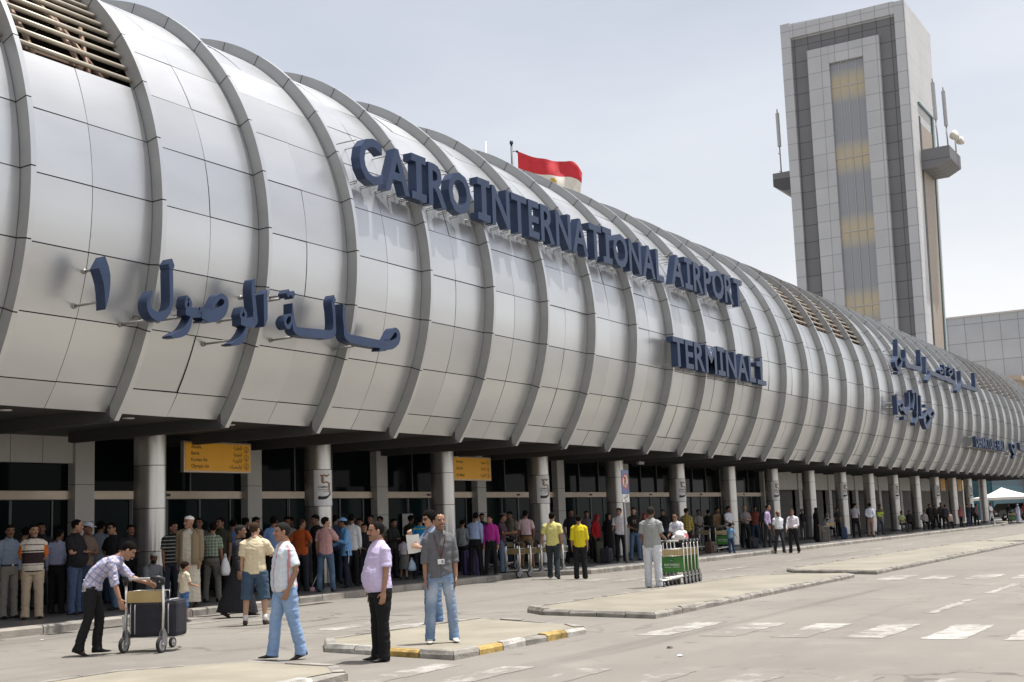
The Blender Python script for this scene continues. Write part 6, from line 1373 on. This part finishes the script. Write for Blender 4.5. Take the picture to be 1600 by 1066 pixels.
for q, (u, hv, Y, face, col, lab, kw) in enumerate((
    (1422, 800, 21.0, 0, (.03, .03, .03), 'person in black sitting right of the yellow vest', dict(legs='sit', seat=.42, H=1.65)),
    (1446, 797, 20.0, 20, (.34, .31, .30), 'person in a pale top sitting at the start of the far crowd', dict(legs='sit', seat=.42, H=1.65)),
    (1455, 788, 20.2, 30, (.015, .015, .016), 'person in black standing at the start of the far crowd', {}),
    (1464, 790, 20.6, -10, (.05, .035, .03), 'person in dark brown in the middle of the far crowd', {}),
    (1473, 786, 19.8, 10, (.06, .045, .045), 'tall person in a dark top with a raised arm in the far crowd', dict(arms=('hang', 'up'))),
    (1479, 790, 19.3, 160, (.05, .05, .065), 'person in grey blue at the near side of the far crowd', {}),
    (1485, 802, 19.2, 20, (.40, .30, .26), 'person in a pale pink top sitting low by the far column', dict(legs='sit', seat=.35, H=1.6)),
    (1503, 792, 20.0, 40, (.34, .09, .10), 'person in a salmon red top behind the far column', dict(o=dict(hair='hijab', capcol=(.30, .09, .10), beard=0), fem=True)),
    (1515, 789, 19.6, -30, (.05, .055, .075), 'person in a dark jacket and jeans near the last columns', dict(bot=J((.06, .08, .15)))),
    (1522, 790, 21.0, 10, (.03, .03, .03), 'person in black just left of the last column', {}),
    (1528, 788, 19.6, 60, (.16, .08, .08), 'person in dull red before the last column', {}))):
    kw = dict(kw); kw.setdefault('bot', J(BLK)); pp('F%d' % q, lab, u, hv, Y=Y, face=face, skin='dk', top=T_(col, 'long'), **kw)
pp('officer', 'man in a white uniform and pale trousers walking past the last column', 1550, 786, 822, face=60, legs='walk', arms=('fwd', 'fwd'), skin='dk', top=S_((.66, .68, .70), 'short', tuck=True), bot=J((.60, .62, .62)))
pp('driver', 'person in black beside the far green trolley', 1578, 788, 817, face=20, skin='dk', top=T_(BLK, 'long'), bot=J(BLK))
pp('robepale', 'person in a pale blue grey robe and headscarf at the right edge', 1592, 789, 818, face=40, skin='md', fem=True, top=dict(kind='robe', col=(.42, .45, .56), sleeve='long'), o=dict(hair='hijab', capcol=(.40, .43, .54), beard=0))
pp('redend', 'person in dark red cut by the right edge', 1603, 786, 814, face=0, skin='md', top=T_((.22, .02, .03), 'long'), bot=J((.08, .02, .03)))

# jacket of the old man, over his robe
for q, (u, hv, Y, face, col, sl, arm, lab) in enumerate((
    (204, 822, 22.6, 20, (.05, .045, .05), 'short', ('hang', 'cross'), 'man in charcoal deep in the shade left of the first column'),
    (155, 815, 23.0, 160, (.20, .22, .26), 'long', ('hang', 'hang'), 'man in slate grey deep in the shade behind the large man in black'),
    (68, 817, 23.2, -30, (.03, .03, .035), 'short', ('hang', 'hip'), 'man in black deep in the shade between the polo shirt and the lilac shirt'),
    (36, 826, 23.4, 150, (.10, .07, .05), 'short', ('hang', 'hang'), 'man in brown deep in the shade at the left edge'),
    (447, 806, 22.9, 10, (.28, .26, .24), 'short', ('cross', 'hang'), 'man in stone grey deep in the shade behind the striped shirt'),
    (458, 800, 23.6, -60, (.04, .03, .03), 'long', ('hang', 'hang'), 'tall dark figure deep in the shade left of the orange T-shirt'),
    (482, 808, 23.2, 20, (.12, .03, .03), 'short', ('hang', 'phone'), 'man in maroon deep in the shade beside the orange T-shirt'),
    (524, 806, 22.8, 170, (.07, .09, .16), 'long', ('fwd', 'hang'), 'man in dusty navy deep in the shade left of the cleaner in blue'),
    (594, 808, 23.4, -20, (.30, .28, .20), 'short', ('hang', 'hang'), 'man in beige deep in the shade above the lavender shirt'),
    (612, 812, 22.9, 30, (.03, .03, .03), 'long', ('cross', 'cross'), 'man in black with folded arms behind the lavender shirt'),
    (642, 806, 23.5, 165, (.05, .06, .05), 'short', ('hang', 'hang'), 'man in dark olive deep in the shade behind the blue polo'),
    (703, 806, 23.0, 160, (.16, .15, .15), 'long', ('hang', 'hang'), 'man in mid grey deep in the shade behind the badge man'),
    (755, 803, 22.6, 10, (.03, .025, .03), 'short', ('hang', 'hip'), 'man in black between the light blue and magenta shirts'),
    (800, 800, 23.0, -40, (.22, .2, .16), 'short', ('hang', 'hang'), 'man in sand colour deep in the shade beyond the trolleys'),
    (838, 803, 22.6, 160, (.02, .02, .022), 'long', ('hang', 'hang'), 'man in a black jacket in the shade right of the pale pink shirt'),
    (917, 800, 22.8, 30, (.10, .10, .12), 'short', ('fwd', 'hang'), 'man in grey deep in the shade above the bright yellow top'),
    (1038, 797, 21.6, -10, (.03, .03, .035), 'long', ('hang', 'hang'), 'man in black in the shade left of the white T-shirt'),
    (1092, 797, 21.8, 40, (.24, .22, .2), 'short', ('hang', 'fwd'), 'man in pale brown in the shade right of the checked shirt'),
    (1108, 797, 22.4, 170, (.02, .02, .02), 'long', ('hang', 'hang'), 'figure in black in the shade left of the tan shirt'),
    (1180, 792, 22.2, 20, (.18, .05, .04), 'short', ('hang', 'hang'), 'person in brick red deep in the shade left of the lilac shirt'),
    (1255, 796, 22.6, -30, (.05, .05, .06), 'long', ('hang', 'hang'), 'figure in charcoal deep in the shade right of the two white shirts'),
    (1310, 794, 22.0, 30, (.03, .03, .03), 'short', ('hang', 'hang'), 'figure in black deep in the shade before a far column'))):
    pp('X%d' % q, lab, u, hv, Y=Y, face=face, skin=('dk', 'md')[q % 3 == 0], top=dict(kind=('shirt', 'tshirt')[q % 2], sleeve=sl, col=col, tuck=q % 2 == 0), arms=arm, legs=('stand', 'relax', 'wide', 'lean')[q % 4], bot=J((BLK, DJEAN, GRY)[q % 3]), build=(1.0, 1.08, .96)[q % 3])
I = INFO['thobe']
finish_people()
def jacket():
    S0 = I['S']; tw = lambda z, x, y: np.array(I['torw'](z, x, y))/S0; mb = MB(); n = 22; b = 1.10; vs = []
    zs = [(.80, .165, .218), (.95, .165, .212), (1.10, .155, .205), (1.25, .15, .205), (1.38, .135, .205), (1.445, .105, .170), (1.485, .080, .10), (1.50, .070, .078)]
    for r, gr in ((0, 0), (1, -.014)):
        for z, a, w in zs:
            op = .42 if z < 1.40 else .7
            for j in range(n + 1):
                t = op + (2*math.pi - 2*op) * j / n; vs.append(tw(z, (a + gr)*b*math.cos(t) + .01, (w + gr)*b*math.sin(t))*S0)
    m_ = len(zs); N = n + 1; o2 = m_*N
    fs = [(i*N+j, i*N+j+1, (i+1)*N+j+1, (i+1)*N+j) for i in range(m_-1) for j in range(n)] + [(o2+i*N+j, o2+(i+1)*N+j, o2+(i+1)*N+j+1, o2+i*N+j+1) for i in range(m_-1) for j in range(n)]
    fs += [(i*N, (i+1)*N, o2+(i+1)*N, o2+i*N) for i in range(m_-1)] + [(i*N+n, o2+i*N+n, o2+(i+1)*N+n, (i+1)*N+n) for i in range(m_-1)] + [(j, o2+j, o2+j+1, j+1) for j in range(n)]
    mb.add(vs, fs, 0, True)
    for i, s in ((0, 1), (1, -1)):
        q = tw(1.425, -.01, s*.19); el = np.array(I['elb'][i])/S0; w = np.array(I['wri'][i])/S0
        mb.tube([p*S0 for p in (q + V3(0, -s*.08, .02), q + V3(0, s*.01, 0), q*.5 + el*.5, el, el*.5 + w*.5, el*.04 + w*.96)], [.075, .092, .085, .078, .072, .064], 14)
    o = mb.build('jacket', M_cloth, I['e']); colour(o.data, np.array((.24, .185, .115)))
jacket()

I = INFO['cream']
for c in [q for q in I['e'].children if q.name.startswith('shoe')]:
    v0 = np.array([q.co[:] for q in c.data.vertices]); hx = v0[np.argmin(v0[:, 0])]; a = v0[:12].mean(0); mb = MB(); mb.tube([(a[0] + .055, a[1], .06), (a[0] + .05, a[1], .19)], [.046, .045], 14); d = mb.build('sock', mat('sock_white', (.62, .60, .58), .9), I['e'])

# ------------------------------------------------------------------ things carried
def wpt(key, p): return INFO[key]['W'] @ Vector(p)
I = INFO['badge']; W_ = I['W']; mb = MB(); P = [I['torw'](1.475, -.03, .075), I['torw'](1.42, .115, .075), I['torw'](1.25, .150, .03), I['torw'](1.13, .150, .0)]; Q = [I['torw'](1.475, -.03, -.075), I['torw'](1.42, .115, -.075), I['torw'](1.25, .150, -.03), I['torw'](1.13, .150, .0)]
for L in (P, Q): mb.tube(list(cr([tuple(p) for p in L], 5)), [(.003, .008)]*(5*3+1), 6, ref=(1, 0, 0))
mb.build('lanyard', mat('lanyard_red', (.10, .02, .02), .7), I['e']); mb = MB(); c = I['torw'](1.08, .158, .0); mb.rbox(tuple(c), (.004, .045, .032), bev=.003); mb.build('badge', M_white, I['e']); mb = MB(); mb.rbox((c.x + .0045, c.y + .018, c.z), (.0012, .014, .020)); mb.build('photo', mat('badge_print', (.25, .22, .24), .5), I['e'])
mb = MB()
for i in range(13):
    for j in range(2): pass
nU, nV = 10, 8; vs = []
for i in range(nU + 1):
    for j in range(nV + 1): u, v = i/nU, j/nV; vs.append((.05*math.sin(2.4*u + .8*v) + .02*v, .21*(u - .5), -.30*v))
mb.add(vs, [(i*(nV+1)+j, (i+1)*(nV+1)+j, (i+1)*(nV+1)+j+1, i*(nV+1)+j+1) for i in range(nU) for j in range(nV)], 0, True)
o = mb.build('paper_sheet', M_white); w = PY(648, 836, 12.6); P_ = wpt('paper', INFO['paper']['wri'][1]); P2 = wpt('paper', INFO['paper']['wri'][0]); o.location = (P_ + P2)/2 + Vector((-.05, .02, .12)); o.rotation_euler = (.1, R_(14), R_(215)); tag(o, 'white sheet of paper held up by the man in sunglasses', 'paper')
def bag(name, loc, h, m, label, cat, handles=True, rz=0):
    mb = MB(); k = h[2]; vs = []; n = 14; zs = [(-1, .55), (-.95, .85), (-.6, 1.0), (-.1, .95), (.4, .75), (.75, .45), (.95, .30)]
    r = np.random.default_rng(int(abs(loc[0])*100))
    for z, s in zs:
        for j in range(n): a = 2*math.pi*j/n; q = s*(1 + r.normal(0, .06)); vs.append((h[0]*q*math.cos(a), h[1]*q*math.sin(a), k*z))
    m_ = len(zs); mb.add(vs, [(i*n+j, i*n+(j+1) % n, (i+1)*n+(j+1) % n, (i+1)*n+j) for i in range(m_-1) for j in range(n)] + [tuple(range(n-1, -1, -1)), tuple((m_-1)*n+j for j in range(n))], 0, True)
    if handles:
        for s in (-1, 1): mb.tube(list(cr([(-h[0]*.2, s*h[1]*.2, k*.9), (-h[0]*.1, s*h[1]*.1, k*1.3), (h[0]*.1, s*h[1]*.1, k*1.3), (h[0]*.2, s*h[1]*.2, k*.9)], 4)), .007, 6)
    o = mb.build(name, m); o.location = loc; o.rotation_euler = (0, 0, rz); return tag(o, label, cat)
M_plas = mat('plastic_white', (.60, .60, .62), .35, var=.1, scale=12, bump=.5, bscale=22)
p = wpt('girl', INFO['girl']['wri'][1]); bag('carrier_bag', p + Vector((.10, -.05, -.22)), (.17, .08, .16), mat('plastic_blue', (.36, .46, .55), .35, var=.15, scale=12, bump=.5, bscale=22), 'pale blue carrier bag beside the little girl', 'bag')
p = wpt('L9', INFO['L9']['wri'][0]); q = PY(352, 885, 20.1); bag('carrier_bag', (q[0], 20.1, q[2]), (.13, .09, .20), M_plas, 'white carrier bag hanging behind the black robe', 'bag')
q = PY(735, 880, 21.0); M1 = Matrix.Translation((q[0], 21.0, .15)) @ Matrix.Rotation(R_(-40), 4, 'Z'); suitcase('suitcase', 'dark purple suitcase standing between the badge man and the light blue shirt', M1, .46, .28, .72, mat('case_purple', (.05, .03, .12), .6, var=.2), M_black)
q = PY(1287, 838, 19.3); M1 = Matrix.Translation((q[0], 19.3, .15)) @ Matrix.Rotation(R_(-50), 4, 'Z'); suitcase('suitcase', 'brown grey suitcase standing beside the woman in black', M1, .55, .32, .78, mat('case_brown', (.10, .085, .075), .65, var=.2), M_black)
q = PY(1163, 838, 19.9); M1 = Matrix.Translation((q[0] + .9, 19.9, .15)) @ Matrix.Rotation(R_(-30), 4, 'Z'); suitcase('suitcase', 'small black suitcase at the feet of the man in the grey checked shirt', M1, .50, .28, .45, M_case, M_black)
for u, Y, rz, dims, mm, lab in ((452, 20.2, 30, (.45, .26, .66), mat('case_navy', (.02, .03, .07), .6, var=.2), 'navy suitcase standing behind the striped shirt'), (590, 20.6, -10, (.44, .26, .60), mat('case_red', (.16, .02, .025), .6, var=.2), 'dark red suitcase standing behind the lavender shirt'), (947, 20.1, 15, (.60, .34, .50), M_case, 'wide black suitcase at the feet of the woman in black robes'), (935, 20.8, 40, (.40, .26, .72), mat('case_olive', (.05, .055, .03), .65, var=.2), 'tall dark olive suitcase right of the bright yellow top'), (1110, 19.6, 0, (.5, .3, .45), mat('case_brown2', (.10, .06, .04), .65, var=.2), 'brown suitcase lying in the shade left of the green trolley'), (1320, 19.9, 20, (.5, .3, .6), mat('case_blue', (.03, .05, .12), .6, var=.2), 'blue suitcase standing left of the man in grey white')):
    q = PY(u, 850, Y); suitcase('suitcase', lab, Matrix.Translation((q[0], Y, .15)) @ Matrix.Rotation(R_(rz), 4, 'Z'), *dims, mm, M_black)
def pack(key, label, col):
    I = INFO[key]; T = I['W'] @ Matrix.Translation(I['torw'](1.22, -.20, 0)); mb = MB(); mb.rbox((0, 0, 0), (.09, .15, .22), bev=.06); mb.rbox((-.09, 0, -.06), (.035, .11, .11), bev=.03)
    for s in (-1, 1): mb.tube(list(cr([(.06, s*.11, -.16), (.13, s*.16, -.05), (.30, s*.13, .06), (.26, s*.12, .20), (.09, s*.10, .20)], 4)), [(.008, .022)]*17, 6)
    o = mb.build('backpack', mat('pack_' + key, col, .75, var=.2)); o.location = T.translation; o.rotation_euler = T.to_euler(); tag(o, label, 'backpack')
pack('R2', 'dark backpack worn by the man in the white shirt beside a column', (.02, .022, .03)); pack('R4', 'black backpack on the man in the lilac shirt', (.014, .014, .016))
I = INFO['sweeper']; p = wpt('sweeper', I['wri'][0]) + Vector(tuple(I['fdir'][0]*0)) ; d = I['W'].to_3x3() @ Vector((.55, .22, -1)); h = I['W'].to_3x3() @ Vector((.09, -.01, .03)); p = p + h
e = empty('broom', p, 0, 'long pale handled broom held by the cleaner in blue', 'broom'); mb = MB(); t = (p.z - .20)/1.0; mb.tube([tuple(-d*.18), tuple(d*t)], .012, 8); mb.build('broom_handle', mat('broom_pale', (.55, .53, .48), .5), e); mb = MB(); c = d*t; mb.rbox((c.x, c.y, c.z - .02), (.14, .035, .05), rz=.3, bev=.01); mb.build('broom_head', mat('broom_pink', (.40, .22, .22), .7), e)
o = bag('cup', wpt('yellowpolo', INFO['yellowpolo']['wri'][0]) + Vector((0, 0, -.12)), (.04, .04, .06), M_steel, 'small pale cup in the hand of the man in the pale yellow polo', 'cup', False)
p = wpt('plaid', INFO['plaid']['torw'](1.0, -.10, -.17)); mb = MB(); mb.tube(list(cr([(0, 0, 0), (.02, -.02, -.05), (0, -.03, -.10)], 4)), .008, 6); mb.rbox((0, -.03, -.13), (.02, .008, .035), bev=.004); o = mb.build('key_ring', [M_steel]); o.location = p; tag(o, 'bunch of keys hung on the belt of the bending man', 'keys')
# litter on the road
for i, (u, v, lab) in enumerate(((1047, 1013, 'small scrap of dark litter on the road right of the island'), (66, 1001, 'small white scrap of paper on the road at the left'), (1062, 1026, 'tiny pale scrap of litter on the near road'))):
    p = G(u, v); mb = MB(); r = np.random.default_rng(i); mb.add([(.05*math.cos(a)*r.uniform(.6, 1.2), .04*math.sin(a)*r.uniform(.6, 1.2), .006 + .02*r.random()) for a in np.linspace(0, 5.6, 7)], [tuple(range(7))]); o = mb.build('paper_scrap', [M_ink, M_white, M_white][i]); o.location = p; tag(o, lab, 'litter')
p = G(1448, 834, 0); mb = MB(); mb.rbox((0, 0, .004), (.5, .3, .012), bev=.004); o = mb.build('manhole_cover', M_dsteel); o.location = p; tag(o, 'dark rectangular manhole cover on the far lane', 'cover')
